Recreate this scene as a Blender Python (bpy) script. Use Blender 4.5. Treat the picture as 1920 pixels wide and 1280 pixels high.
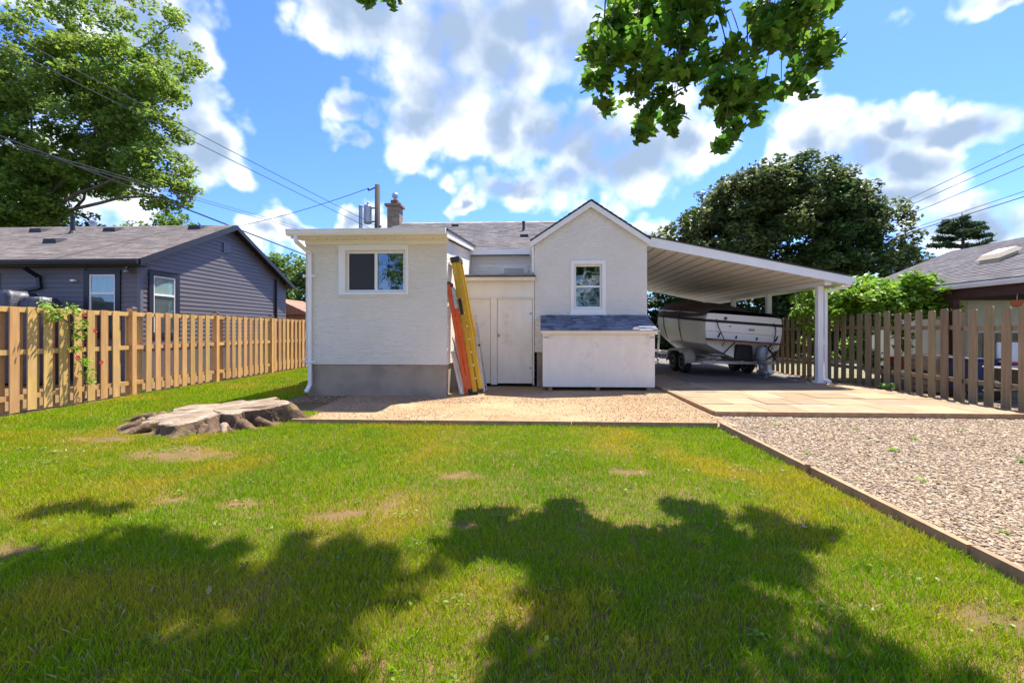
import bpy, math, random
import numpy as np
from mathutils import Vector, Matrix
random.seed(7); RNG = np.random.default_rng(11)
R = math.radians
S = bpy.context.scene
for o in list(bpy.data.objects): bpy.data.objects.remove(o)
COL = S.collection

# ------------------------------------------------------------------ camera
cam = bpy.data.cameras.new('camera'); camo = bpy.data.objects.new('camera', cam); COL.objects.link(camo)
camo.location = (0, 0, 1.4); camo.rotation_euler = (R(90), 0, R(2.684))
cam.sensor_width = 36; cam.lens = 16.0; cam.shift_y = -20 / 1920; cam.clip_end = 3000; cam.clip_start = 0.05
S.camera = camo
S.render.resolution_x, S.render.resolution_y = 1024, 682

# ------------------------------------------------------------------ sun, sky, exposure
KX, KY = 0.27, 0.40                       # shadow shift per metre of height: to the left, toward the camera
SUN_EL = math.atan(1 / math.hypot(KX, KY)); SUN_AZ = math.atan2(KX, KY)   # azimuth from +Y toward +X
sl = bpy.data.lights.new('sun', 'SUN'); sl.energy = 3.5; sl.angle = R(0.53); sl.color = (1.0, 0.945, 0.84)
so = bpy.data.objects.new('sun', sl); COL.objects.link(so)
so.rotation_euler = Vector((-KX, -KY, -1)).to_track_quat('-Z', 'Y').to_euler(); so.location = (10, 20, 40)
S.view_settings.view_transform = 'Standard'; S.view_settings.look = 'None'
S.view_settings.exposure = 1.72; S.view_settings.gamma = 1.0
S.view_settings.use_curve_mapping = False
SKY_STRENGTH = 0.15
S.cycles.max_bounces = 6; S.cycles.diffuse_bounces = 4; S.cycles.transmission_bounces = 4; S.cycles.transparent_max_bounces = 8

def build_world():
    w = bpy.data.worlds.new('World'); S.world = w; w.use_nodes = True
    w.cycles.sampling_method = 'MANUAL'; w.cycles.sample_map_resolution = 512
    nt = w.node_tree; N = nt.nodes; L = nt.links; N.clear()
    def n(t, **k):
        x = N.new(t)
        for a, b in k.items(): setattr(x, a, b)
        return x
    def math_(op, a, b=None, c=None, clamp=False):
        m = n('ShaderNodeMath', operation=op, use_clamp=clamp)
        for i, v in enumerate((a, b, c)):
            if v is None: continue
            if isinstance(v, (int, float)): m.inputs[i].default_value = v
            else: L.new(v, m.inputs[i])
        return m.outputs[0]
    def vm(op, a, b=None, out=0):
        m = n('ShaderNodeVectorMath', operation=op)
        for i, v in enumerate((a, b)):
            if v is None: continue
            if isinstance(v, tuple): m.inputs[i].default_value = v
            else: L.new(v, m.inputs[i])
        return m.outputs[out]
    tc = n('ShaderNodeTexCoord'); d = vm('NORMALIZE', tc.outputs['Generated'])
    sp = n('ShaderNodeSeparateXYZ'); L.new(d, sp.inputs[0])
    u = math_('MULTIPLY', math_('ARCTAN2', sp.outputs[0], sp.outputs[1]), 57.2958)
    v = math_('MULTIPLY', math_('ARCSINE', sp.outputs[2]), 57.2958)
    cb = n('ShaderNodeCombineXYZ'); L.new(u, cb.inputs[0]); L.new(v, cb.inputs[1])
    def noise(vec, scale, detail, rough=0.55, dist=0.0):
        x = n('ShaderNodeTexNoise'); x.inputs['Scale'].default_value = scale; x.inputs['Detail'].default_value = detail
        x.inputs['Roughness'].default_value = rough; x.inputs['Distortion'].default_value = dist; L.new(vec, x.inputs['Vector']); return x
    wn = noise(d, 7.0, 4)
    warp = vm('MULTIPLY', vm('SUBTRACT', wn.outputs['Color'], (0.5, 0.5, 0.5)), (13, 9, 0))
    uv = vm('ADD', cb.outputs[0], warp)
    # cumulus clumps: azimuth, elevation, half widths in degrees
    blobs = [(-20, 33.5, 7, 5), (-12, 33, 9, 8), (-12, 27.5, 9, 7), (-4, 30, 8, 7), (-1, 35, 9, 5), (-14.5, 24.5, 6, 4), (-3.5, 24.5, 8, 5), (5, 33, 6, 5),
             (-21.5, 24.5, 4, 1.8), (-22, 22, 3, 1.5), (4, 24, 6, 4), (8, 21, 8, 6), (12.5, 19.5, 8, 6), (17, 22, 6, 4.5), (3, 18, 8, 4), (-4, 17, 6, 3),
             (-47, 29, 7, 6), (-42.5, 27, 5, 5), (-39.5, 25, 4, 6), (-36.5, 17.5, 4.5, 3.5), (-45, 15, 7, 5), (-41, 19, 6, 4),
             (31, 18.5, 4.5, 4.5), (34.5, 17, 5, 4), (39, 15.5, 4.5, 3), (37.5, 19.5, 4, 2), (42.5, 18.8, 5, 2.2), (29, 15, 4, 3), (36, 12.5, 7, 2.5),
             (-28.5, 11.8, 3, 2.2), (-31.5, 10.8, 4, 1.6), (-9.3, 15, 1.6, 1.5), (-21.5, 13, 2.6, 2.2), (45, 27.5, 5, 1.2), 
             (-12, 9, 12, 1.6), (10, 10, 14, 2.2), (43, 9, 9, 2.2)]
    acc = None
    for (a, b, ra, rb) in blobs:
        q = vm('MULTIPLY', vm('SUBTRACT', uv, (a, b, 0)), (1 / (ra * 1.2), 1 / (rb * 1.2), 0))
        e = math_('SUBTRACT', 1.0, vm('LENGTH', q, out=1))
        if acc is None: acc = e
        else:
            s = n('ShaderNodeMath', operation='SMOOTH_MAX'); L.new(acc, s.inputs[0]); L.new(e, s.inputs[1]); s.inputs[2].default_value = 0.22; acc = s.outputs[0]
    # away from the view broken cumulus goes on, its cover raised for fill light
    zc = math_('ADD', sp.outputs[2], 0.35)
    cz = n('ShaderNodeCombineXYZ'); L.new(zc, cz.inputs[0]); L.new(zc, cz.inputs[1]); L.new(zc, cz.inputs[2])
    gen = math_('MULTIPLY', math_('SUBTRACT', noise(vm('DIVIDE', d, cz.outputs[0]), 1.9, 4).outputs[0], 0.5), 3.2)
    gen = math_('ADD', gen, 0.08)
    au = math_('ABSOLUTE', u)
    mr = n('ShaderNodeMapRange'); mr.inputs[1].default_value = 50; mr.inputs[2].default_value = 62; L.new(au, mr.inputs[0])
    mr2 = n('ShaderNodeMapRange'); mr2.inputs[1].default_value = 38; mr2.inputs[2].default_value = 46; L.new(v, mr2.inputs[0])
    outm = math_('MAXIMUM', mr.outputs[0], mr2.outputs[0])
    gate = math_('SUBTRACT', gen, math_('MULTIPLY', math_('SUBTRACT', 1.0, outm), 5.0))
    acc = math_('MAXIMUM', acc, gate)
    fb = noise(d, 8.0, 7, 0.58, 0.0)
    wd_ = vm('ADD', d, vm('MULTIPLY', vm('SUBTRACT', noise(d, 13.0, 3).outputs['Color'], (0.5, 0.5, 0.5)), (0.05, 0.05, 0.05)))
    vo = n('ShaderNodeTexVoronoi', feature='F1'); vo.inputs['Scale'].default_value = 13; vo.inputs['Detail'].default_value = 1.0; vo.inputs['Roughness'].default_value = 0.5; L.new(wd_, vo.inputs['Vector'])
    puff = math_('MULTIPLY', math_('SUBTRACT', 0.46, vo.outputs['Distance']), 0.75)
    fine = math_('MULTIPLY', math_('SUBTRACT', fb.outputs[0], 0.5), 1.25)
    D = math_('ADD', math_('ADD', math_('MINIMUM', math_('ADD', acc, 0.21), 0.82), fine), puff)
    mk = n('ShaderNodeMapRange', interpolation_type='SMOOTHSTEP'); L.new(D, mk.inputs[0]); mk.inputs[1].default_value = -0.02; mk.inputs[2].default_value = 0.66
    Dk = math_('ADD', acc, math_('ADD', math_('MULTIPLY', math_('SUBTRACT', noise(d, 5.0, 3).outputs[0], 0.5), 0.8), math_('MULTIPLY', fine, 0.42)))
    tk = n('ShaderNodeMapRange', interpolation_type='SMOOTHSTEP'); L.new(Dk, tk.inputs[0]); tk.inputs[1].default_value = 0.0; tk.inputs[2].default_value = 0.9
    sky = n('ShaderNodeTexSky', sky_type='NISHITA'); sky.sun_disc = False
    sky.sun_elevation = SUN_EL; sky.sun_rotation = SUN_AZ; sky.air_density = 1.0; sky.dust_density = 0.5; sky.ozone_density = 3.0
    hs = n('ShaderNodeMix', data_type='RGBA', blend_type='MULTIPLY'); hs.inputs[0].default_value = 1.0; L.new(sky.outputs[0], hs.inputs[6]); hs.inputs[7].default_value = (0.255, 0.365, 0.66, 1)
    k = 1 / SKY_STRENGTH
    cc = n('ShaderNodeMix', data_type='RGBA'); L.new(tk.outputs[0], cc.inputs[0])
    cc.inputs[6].default_value = (0.64 * k, 0.63 * k, 0.615 * k, 1); cc.inputs[7].default_value = (0.135 * k, 0.18 * k, 0.25 * k, 1)
    mx = n('ShaderNodeMix', data_type='RGBA'); L.new(mk.outputs[0], mx.inputs[0]); L.new(hs.outputs[2], mx.inputs[6]); L.new(cc.outputs[2], mx.inputs[7])
    bg = n('ShaderNodeBackground'); bg.inputs[1].default_value = SKY_STRENGTH; L.new(mx.outputs[2], bg.inputs[0])
    out = n('ShaderNodeOutputWorld'); L.new(bg.outputs[0], out.inputs[0])
build_world()

# ------------------------------------------------------------------ helpers
def mat(name, c1, c2=None, scale=4, stretch=(1, 1, 1), rough=0.8, bump=0.0, bscale=None, bstretch=None, rnd=0.0, hue=0.0, metal=0.0,
        c3=None, scale3=1.0, spec=0.5, bdist=0.01, lo=0.35, hi=0.65, lo3=0.5, hi3=0.7, detail=6, transl=0.0, island=False, attr=None, coat=0.0, ior=None):
    m = bpy.data.materials.new(name); m.use_nodes = True; nt = m.node_tree; N = nt.nodes; L = nt.links
    b = N['Principled BSDF']; b.inputs['Roughness'].default_value = rough; b.inputs['Metallic'].default_value = metal
    b.inputs['Specular IOR Level'].default_value = spec; b.inputs['Coat Weight'].default_value = coat
    if ior: b.inputs['IOR'].default_value = ior
    geo = N.new('ShaderNodeNewGeometry'); oi = N.new('ShaderNodeObjectInfo')
    off = N.new('ShaderNodeVectorMath'); off.operation = 'MULTIPLY_ADD'
    cx = N.new('ShaderNodeCombineXYZ')
    for i in range(3): L.new(oi.outputs['Random'], cx.inputs[i])
    L.new(cx.outputs[0], off.inputs[0]); off.inputs[1].default_value = (37, 17, 53); L.new(geo.outputs['Position'], off.inputs[2])
    pos = off.outputs[0] if rnd or hue else geo.outputs['Position']
    def noise(sc, st, det=detail):
        mp = N.new('ShaderNodeVectorMath'); mp.operation = 'MULTIPLY'; L.new(pos, mp.inputs[0]); mp.inputs[1].default_value = st
        x = N.new('ShaderNodeTexNoise'); x.inputs['Scale'].default_value = sc; x.inputs['Detail'].default_value = det; x.inputs['Roughness'].default_value = 0.6
        L.new(mp.outputs[0], x.inputs['Vector']); return x.outputs[0]
    def rng(v, a, c):
        x = N.new('ShaderNodeMapRange'); L.new(v, x.inputs[0]); x.inputs[1].default_value = a; x.inputs[2].default_value = c; return x.outputs[0]
    def mix(f, a, c):
        x = N.new('ShaderNodeMix'); x.data_type = 'RGBA'
        if isinstance(f, float): x.inputs[0].default_value = f
        else: L.new(f, x.inputs[0])
        for i, v in ((6, a), (7, c)):
            if isinstance(v, tuple): x.inputs[i].default_value = (*v, 1)
            else: L.new(v, x.inputs[i])
        return x.outputs[2]
    if attr:
        a = N.new('ShaderNodeAttribute'); a.attribute_name = attr; col = a.outputs['Color']
    else:
        col = mix(rng(noise(scale, stretch), lo, hi), c1, c2 if c2 else tuple(v * 0.8 for v in c1))
    if c3: col = mix(rng(noise(scale3, (1, 1, 1), 4), lo3, hi3), col, c3)
    if rnd or hue:
        h = N.new('ShaderNodeHueSaturation'); src = geo.outputs['Random Per Island'] if island else oi.outputs['Random']
        mr = N.new('ShaderNodeMapRange'); L.new(src, mr.inputs[0]); mr.inputs[3].default_value = 1 - rnd; mr.inputs[4].default_value = 1 + rnd
        L.new(mr.outputs[0], h.inputs['Value'])
        if hue:
            ml = N.new('ShaderNodeMath'); ml.operation = 'MULTIPLY'; L.new(src, ml.inputs[0]); ml.inputs[1].default_value = 7.31
            fr = N.new('ShaderNodeMath'); fr.operation = 'FRACT'; L.new(ml.outputs[0], fr.inputs[0])
            m2 = N.new('ShaderNodeMapRange'); L.new(fr.outputs[0], m2.inputs[0]); m2.inputs[3].default_value = 0.5 - hue; m2.inputs[4].default_value = 0.5 + hue
            L.new(m2.outputs[0], h.inputs['Hue'])
        L.new(col, h.inputs['Color']); col = h.outputs[0]
    L.new(col, b.inputs['Base Color'])
    if bump:
        bp = N.new('ShaderNodeBump'); bp.inputs['Strength'].default_value = bump; bp.inputs['Distance'].default_value = bdist
        L.new(noise(bscale or scale * 4, bstretch or stretch), bp.inputs['Height']); L.new(bp.outputs[0], b.inputs['Normal'])
    if transl:
        t = N.new('ShaderNodeBsdfTranslucent'); L.new(col, t.inputs[0]); mm = N.new('ShaderNodeMixShader'); mm.inputs[0].default_value = transl
        L.new(b.outputs[0], mm.inputs[1]); L.new(t.outputs[0], mm.inputs[2]); L.new(mm.outputs[0], N['Material Output'].inputs[0])
    return m

def glass(name, refl, tint=(1, 1, 1)):
    m = bpy.data.materials.new(name); m.use_nodes = True; nt = m.node_tree; N = nt.nodes; L = nt.links
    N.remove(N['Principled BSDF']); t = N.new('ShaderNodeBsdfTransparent'); t.inputs[0].default_value = (*tint, 1)
    g = N.new('ShaderNodeBsdfGlossy'); g.inputs['Roughness'].default_value = 0.01
    tx = N.new('ShaderNodeTexNoise'); tx.inputs['Scale'].default_value = 1.7; bp = N.new('ShaderNodeBump'); bp.inputs['Strength'].default_value = 0.06
    bp.inputs['Distance'].default_value = 0.05; L.new(tx.outputs[0], bp.inputs['Height']); L.new(bp.outputs[0], g.inputs['Normal'])
    x = N.new('ShaderNodeMixShader'); x.inputs[0].default_value = refl
    L.new(t.outputs[0], x.inputs[1]); L.new(g.outputs[0], x.inputs[2]); L.new(x.outputs[0], N['Material Output'].inputs[0]); return m

def wpos(o):
    p = Vector((0, 0, 0))
    while o is not None: p += o.location; o = o.parent
    return p
def tag(o, label=None, cat=None, group=None, kind=None):
    for k, v in (('label', label), ('category', cat), ('group', group), ('kind', kind)):
        if v: o[k] = v
    return o
def thing(name, label, cat, loc=(0, 0, 0), group=None, rot=None):
    o = bpy.data.objects.new(name, None); COL.objects.link(o); o.location = loc; o.empty_display_size = 0.2
    if rot: o.rotation_euler = rot
    return tag(o, label, cat, group)
def link(name, me, m, parent=None, local=False):
    if m is not None and len(me.materials) == 0: me.materials.append(m)
    o = bpy.data.objects.new(name, me); COL.objects.link(o)
    if parent is not None:
        o.parent = parent
        if not local: o.location = -wpos(parent)
    return o
def piece(name, me, parent, loc, rot=(0, 0, 0), scale=(1, 1, 1), local=False):
    o = bpy.data.objects.new(name, me); COL.objects.link(o); o.parent = parent
    o.location = Vector(loc) if local else Vector(loc) - wpos(parent); o.rotation_euler = rot; o.scale = scale; return o

class MB:
    def __init__(s): s.v = []; s.f = []
    def add(s, vs, fs):
        k = len(s.v); s.v += [tuple(p) for p in vs]; s.f += [tuple(i + k for i in f) for f in fs]; return s
    def box(s, x0, x1, y0, y1, z0, z1):
        return s.add([(x0, y0, z0), (x1, y0, z0), (x1, y1, z0), (x0, y1, z0), (x0, y0, z1), (x1, y0, z1), (x1, y1, z1), (x0, y1, z1)],
                     [(3, 2, 1, 0), (4, 5, 6, 7), (0, 1, 5, 4), (1, 2, 6, 5), (2, 3, 7, 6), (3, 0, 4, 7)])
    def hexa(s, a, b):   # two quads joined
        return s.add(list(a) + list(b), [(3, 2, 1, 0), (4, 5, 6, 7), (0, 1, 5, 4), (1, 2, 6, 5), (2, 3, 7, 6), (3, 0, 4, 7)])
    def prism(s, poly, y0, y1):   # polygon in X,Z (counter-clockwise seen from -Y) extruded along Y
        n = len(poly)
        return s.add([(x, y0, z) for x, z in poly] + [(x, y1, z) for x, z in poly],
                     [tuple(range(n)), tuple(range(2 * n - 1, n - 1, -1))] + [((i + 1) % n, i, n + i, n + (i + 1) % n) for i in range(n)])
    def prismx(s, poly, x0, x1):  # polygon in Y,Z extruded along X
        n = len(poly)
        return s.add([(x0, y, z) for y, z in poly] + [(x1, y, z) for y, z in poly],
                     [tuple(range(n - 1, -1, -1)), tuple(range(n, 2 * n))] + [(i, (i + 1) % n, n + (i + 1) % n, n + i) for i in range(n)])
    def tube(s, pts, r, n=8, cap=True):
        pts = [Vector(p) for p in pts]; k = len(pts); rs = r if isinstance(r, (list, tuple)) else [r] * k; base = len(s.v); up = Vector((0.03, 0.05, 1)).normalized()
        for i, p in enumerate(pts):
            t = (pts[min(i + 1, k - 1)] - pts[max(i - 1, 0)]).normalized(); a = t.cross(up)
            if a.length < 0.1: a = t.cross(Vector((1, 0, 0)))
            a.normalize(); b = a.cross(t)
            for j in range(n):
                g = 2 * math.pi * j / n; s.v.append(tuple(p + a * (math.cos(g) * rs[i]) + b * (math.sin(g) * rs[i])))
        for i in range(k - 1):
            for j in range(n):
                a0 = base + i * n + j; a1 = base + i * n + (j + 1) % n; s.f.append((a0, a0 + n, a1 + n, a1))
        if cap: s.f.append(tuple(base + j for j in range(n))); s.f.append(tuple(base + (k - 1) * n + n - 1 - j for j in range(n)))
        return s
    def bar(s, p, q, w, h, up=(0, 0, 1)):  # rectangular bar from p to q: w across, h along up
        p, q = Vector(p), Vector(q); t = (q - p).normalized(); a = t.cross(Vector(up)).normalized(); b = a.cross(t)
        def quad(c): return [c - a * w / 2 - b * h / 2, c + a * w / 2 - b * h / 2, c + a * w / 2 + b * h / 2, c - a * w / 2 + b * h / 2]
        return s.hexa(quad(p), quad(q))
    def lathe(s, c, prof, n=20, axis='z'):
        base = len(s.v)
        for (r, h) in prof:
            for j in range(n):
                g = 2 * math.pi * j / n; x, y = r * math.cos(g), r * math.sin(g)
                p = (c[0] + x, c[1] + y, c[2] + h) if axis == 'z' else ((c[0] + h, c[1] + x, c[2] + y) if axis == 'x' else (c[0] + x, c[1] + h, c[2] + y))
                s.v.append(p)
        for i in range(len(prof) - 1):
            for j in range(n):
                a = base + i * n + j; b = base + i * n + (j + 1) % n; s.f.append((a, b, b + n, a + n))
        s.f.append(tuple(base + j for j in range(n))); s.f.append(tuple(base + (len(prof) - 1) * n + j for j in range(n)))
        return s
    def mesh(s, name, smooth=False, fix=True):
        me = bpy.data.meshes.new(name); me.from_pydata(s.v, [], s.f)
        if fix:
            import bmesh
            bm = bmesh.new(); bm.from_mesh(me); bmesh.ops.recalc_face_normals(bm, faces=bm.faces); bm.to_mesh(me); bm.free()
        if smooth: me.polygons.foreach_set('use_smooth', [True] * len(me.polygons))
        me.update(); return me
    def build(s, name, m, parent=None, bevel=0, smooth=False, local=False, sharp=None):
        o = link(name, s.mesh(name, smooth), m, parent, local)
        if bevel:
            b = o.modifiers.new('bevel', 'BEVEL'); b.width = bevel; b.segments = 2; b.limit_method = 'ANGLE'
        return o

def bigmesh(name, V, T, col=None, smooth=False):
    V = np.asarray(V, np.float32); T = np.asarray(T, np.int32)
    me = bpy.data.meshes.new(name); me.vertices.add(len(V)); me.vertices.foreach_set('co', V.ravel())
    k = T.shape[1]; me.loops.add(T.size); me.loops.foreach_set('vertex_index', T.ravel()); me.polygons.add(len(T))
    me.polygons.foreach_set('loop_start', np.arange(0, T.size, k, dtype=np.int32))
    if smooth: me.polygons.foreach_set('use_smooth', np.ones(len(T), bool))
    me.update(calc_edges=True)
    if col is not None:
        a = me.attributes.new('col', 'FLOAT_COLOR', 'POINT'); c = np.ones((len(V), 4), np.float32); c[:, :3] = col; a.data.foreach_set('color', c.ravel())
    return me

def _h(ix, iy, s):
    n = (ix.astype(np.int64) * 374761393 + iy.astype(np.int64) * 668265263 + s * 982451653) & 0x7fffffff
    n = ((n ^ (n >> 13)) * 1274126177) & 0x7fffffff
    return ((n ^ (n >> 16)) & 0xffff) / 65535.0
def vnoise(x, y, s=0):
    x = np.asarray(x, float); y = np.asarray(y, float); ix, iy = np.floor(x), np.floor(y); fx, fy = x - ix, y - iy
    fx = fx * fx * (3 - 2 * fx); fy = fy * fy * (3 - 2 * fy)
    a, b, c, d = _h(ix, iy, s), _h(ix + 1, iy, s), _h(ix, iy + 1, s), _h(ix + 1, iy + 1, s)
    return (a * (1 - fx) + b * fx) * (1 - fy) + (c * (1 - fx) + d * fx) * fy
def fbm(x, y, s=0, o=4):
    t = 0; a = 0.5; f = 1.0
    for i in range(o): t = t + a * vnoise(np.asarray(x) * f + 13.7 * i, np.asarray(y) * f - 7.3 * i, s + i); a *= 0.5; f *= 2.03
    return t / (1 - 0.5 ** o)

# ------------------------------------------------------------------ materials
m_stucco = mat('white stucco', (0.91, 0.85, 0.73), (0.87, 0.805, 0.68), 1.6, rough=0.92, bump=1.0, bscale=5, bstretch=(1.6, 1.6, 9), bdist=0.05, c3=(0.86, 0.80, 0.69), scale3=0.7, lo3=0.55, hi3=0.85)
m_white = mat('white painted aluminium', (0.86, 0.845, 0.81), (0.82, 0.80, 0.76), 3, rough=0.45)
m_vinyl = mat('white vinyl frame', (0.87, 0.845, 0.79), (0.83, 0.80, 0.745), 3, rough=0.4)
m_soffit = mat('white soffit vinyl', (0.87, 0.845, 0.80), (0.82, 0.79, 0.74), 2, rough=0.55, rnd=0.025)
m_wood_white = mat('weathered white painted plywood', (0.85, 0.79, 0.67), (0.78, 0.715, 0.59), 5, (1, 1, 0.35), rough=0.75, bump=0.35, bscale=30, bdist=0.004, c3=(0.56, 0.49, 0.39), scale3=2.6, lo3=0.6, hi3=0.85)
m_found = mat('grey parged concrete', (0.39, 0.32, 0.235), (0.32, 0.26, 0.19), 2.2, rough=0.95, bump=0.3, bscale=40, bdist=0.006, c3=(0.24, 0.205, 0.16), scale3=1.1)
m_shing_main = mat('warm grey asphalt shingle', (0.37, 0.315, 0.27), (0.27, 0.23, 0.20), 9, rough=0.95, bump=0.5, bscale=120, bdist=0.004, rnd=0.28, island=True)
m_shing_blue = mat('slate grey asphalt shingle', (0.17, 0.185, 0.225), (0.115, 0.125, 0.155), 40, rough=0.95, bump=0.5, bscale=300, bdist=0.003, rnd=0.38)
m_black = mat('black roof edge metal', (0.02, 0.02, 0.022), (0.03, 0.03, 0.03), 4, rough=0.6)
m_dark_room = mat('dim room plaster', (0.16, 0.155, 0.15), (0.13, 0.13, 0.12), 2, rough=0.9)
m_curtain = mat('dark curtain cloth', (0.02, 0.022, 0.03), (0.035, 0.035, 0.045), 6, (6, 6, 0.4), rough=0.9)
m_lace = mat('white net curtain', (0.62, 0.64, 0.62), (0.45, 0.48, 0.47), 5, (9, 9, 0.3), rough=0.9)
m_glass = glass('window glass', 0.20, (0.62, 0.68, 0.70))
m_glass2 = glass('neighbour window glass', 0.12, (0.85, 0.92, 0.9))
m_screen = mat('dark insect screen', (0.018, 0.017, 0.016), (0.028, 0.026, 0.024), 60, rough=0.55)
m_block = mat('grey concrete block', (0.34, 0.25, 0.18), (0.25, 0.18, 0.13), 5, rough=0.95, bump=0.4, bscale=60, rnd=0.12)
m_brick = mat('red brick', (0.30, 0.095, 0.055), (0.22, 0.07, 0.045), 9, rough=0.9, bump=0.3, rnd=0.18)
m_galv = mat('galvanised metal', (0.42, 0.42, 0.42), (0.33, 0.33, 0.34), 6, rough=0.4, metal=0.7)
m_fence = mat('pale stained pine board', (0.64, 0.385, 0.135), (0.50, 0.285, 0.09), 3.0, (7, 7, 0.55), rough=0.8, bump=0.25, bscale=10, bstretch=(9, 9, 0.5), bdist=0.004, rnd=0.16, hue=0.012, c3=(0.45, 0.28, 0.13), scale3=1.4, lo3=0.5, hi3=0.75)
m_fence_old = mat('weathered grey brown board', (0.30, 0.225, 0.13), (0.20, 0.145, 0.08), 3.0, (8, 8, 0.5), rough=0.9, bump=0.35, bscale=10, bstretch=(9, 9, 0.5), bdist=0.004, rnd=0.20, hue=0.012, c3=(0.21, 0.17, 0.08), scale3=1.6, lo3=0.45, hi3=0.75)
m_timber = mat('weathered edging timber', (0.36, 0.23, 0.125), (0.25, 0.155, 0.08), 3, (3, 3, 3), rough=0.9, bump=0.4, bscale=30, bdist=0.004, rnd=0.12)
m_slab = mat('sandy paving slab', (0.325, 0.225, 0.125), (0.275, 0.185, 0.10), 3, rough=0.92, bump=0.25, bscale=70, bdist=0.003, rnd=0.22, hue=0.012, c3=(0.32, 0.24, 0.16), scale3=1.2)
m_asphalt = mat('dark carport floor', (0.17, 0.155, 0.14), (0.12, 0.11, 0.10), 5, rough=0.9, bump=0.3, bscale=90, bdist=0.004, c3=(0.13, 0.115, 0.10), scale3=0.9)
m_siding = mat('charcoal vinyl siding', (0.135, 0.118, 0.120), (0.115, 0.10, 0.102), 2, (0.5, 0.5, 6), rough=0.5, rnd=0.05)
m_navy = mat('near black trim', (0.012, 0.013, 0.022), (0.018, 0.018, 0.026), 3, rough=0.45)
m_shing_nb = mat('grey brown shingle roof', (0.42, 0.335, 0.26), (0.30, 0.24, 0.19), 7, (1, 2.6, 2.6), rough=0.95, bump=0.5, bscale=60, rnd=0.22, island=True)
m_shing_rt = mat('blue grey shingle roof', (0.25, 0.225, 0.215), (0.19, 0.17, 0.165), 5, rough=0.95, bump=0.4, bscale=60, rnd=0.16, island=True)
m_redwood = mat('dark red stained timber', (0.075, 0.022, 0.014), (0.05, 0.015, 0.01), 4, (1, 1, 5), rough=0.6)
m_cream = mat('cream siding', (0.85, 0.79, 0.62), (0.80, 0.74, 0.58), 2, rough=0.6, rnd=0.03)
m_bark = mat('brown bark', (0.16, 0.115, 0.075), (0.085, 0.06, 0.042), 6, (1, 1, 0.35), rough=0.95, bump=0.9, bscale=9, bdist=0.03)
m_dirt = mat('bare brown soil', (0.27, 0.175, 0.10), (0.20, 0.125, 0.07), 3, rough=0.97, bump=0.5, bscale=30, bdist=0.012)

# ------------------------------------------------------------------ ground
def lawn_z(x, y): return 0.035 * (fbm(np.asarray(x) * 0.35, np.asarray(y) * 0.35, 5, 2) - 0.5) * 1.0
def struct(name, me, m):
    o = link(name, me, m); o['kind'] = 'structure'; return o
m_ground = mat('grass far', (0.05, 0.085, 0.015), (0.075, 0.085, 0.02), 0.6, rough=0.95, c3=(0.09, 0.08, 0.03), scale3=0.15)
g = MB().add([(-900, -900, -0.14), (900, -900, -0.14), (900, 1800, -0.14), (-900, 1800, -0.14)], [(0, 1, 2, 3)]); struct('ground', g.mesh('ground'), m_ground)
def sheet(name, x0, x1, y0, y1, z, m, nx, ny, fn=None):
    X, Y = np.meshgrid(np.linspace(x0, x1, nx), np.linspace(y0, y1, ny)); Z = np.full_like(X, z) + (fn(X, Y) if fn else 0)
    V = np.stack([X.ravel(), Y.ravel(), Z.ravel()], 1); i = np.arange(nx * ny).reshape(ny, nx)
    T = np.stack([i[:-1, :-1].ravel(), i[:-1, 1:].ravel(), i[1:, 1:].ravel(), i[1:, :-1].ravel()], 1)
    return struct(name, bigmesh(name, V, T, smooth=True), m)
m_lawn = mat('lawn soil and thatch', (0.19, 0.105, 0.04), (0.11, 0.075, 0.02), 2.4, rough=0.97, bump=0.5, bscale=40, c3=(0.23, 0.135, 0.06), scale3=0.9, lo3=0.58, hi3=0.8)
sheet('lawn', -24, 2.66, -3, 6.62, 0, m_lawn, 60, 60, lawn_z)
sheet('side_lawn', -24, -3.55, 6.62, 24, 0, m_lawn, 30, 70, lawn_z)
m_path = mat('tan dirt and fine gravel', (0.35, 0.215, 0.10), (0.26, 0.155, 0.07), 9, rough=0.97, bump=0.8, bscale=45, bdist=0.012, c3=(0.40, 0.27, 0.145), scale3=0.8, lo3=0.4, hi3=0.7)
sheet('dirt_path', -3.9, 2.98, 6.74, 13.4, 0.012, m_path, 50, 50, lambda x, y: 0.03 * (fbm(x * 0.8, y * 0.8, 9, 3) - 0.5))
m_gravbed = mat('gravel bed', (0.33, 0.25, 0.18), (0.23, 0.17, 0.12), 30, rough=0.97, bump=0.9, bscale=60, bdist=0.02)
sheet('gravel_drive', 2.78, 9.2, -1, 7.62, -0.002, m_gravbed, 40, 50, lambda x, y: 0.03 * (fbm(x * 0.6, y * 0.6, 3, 3) - 0.5))
sheet('fence_bed', 7.95, 8.8, 7.62, 24, -0.01, m_dirt, 10, 60, lambda x, y: 0.05 * (fbm(x * 2, y * 2, 3, 3) - 0.5))
sheet('neighbour_yard', 8.8, 20, 2, 24, -0.03, mat('patchy yard', (0.22, 0.19, 0.13), (0.12, 0.12, 0.05), 1.5, rough=0.95), 8, 8)

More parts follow.
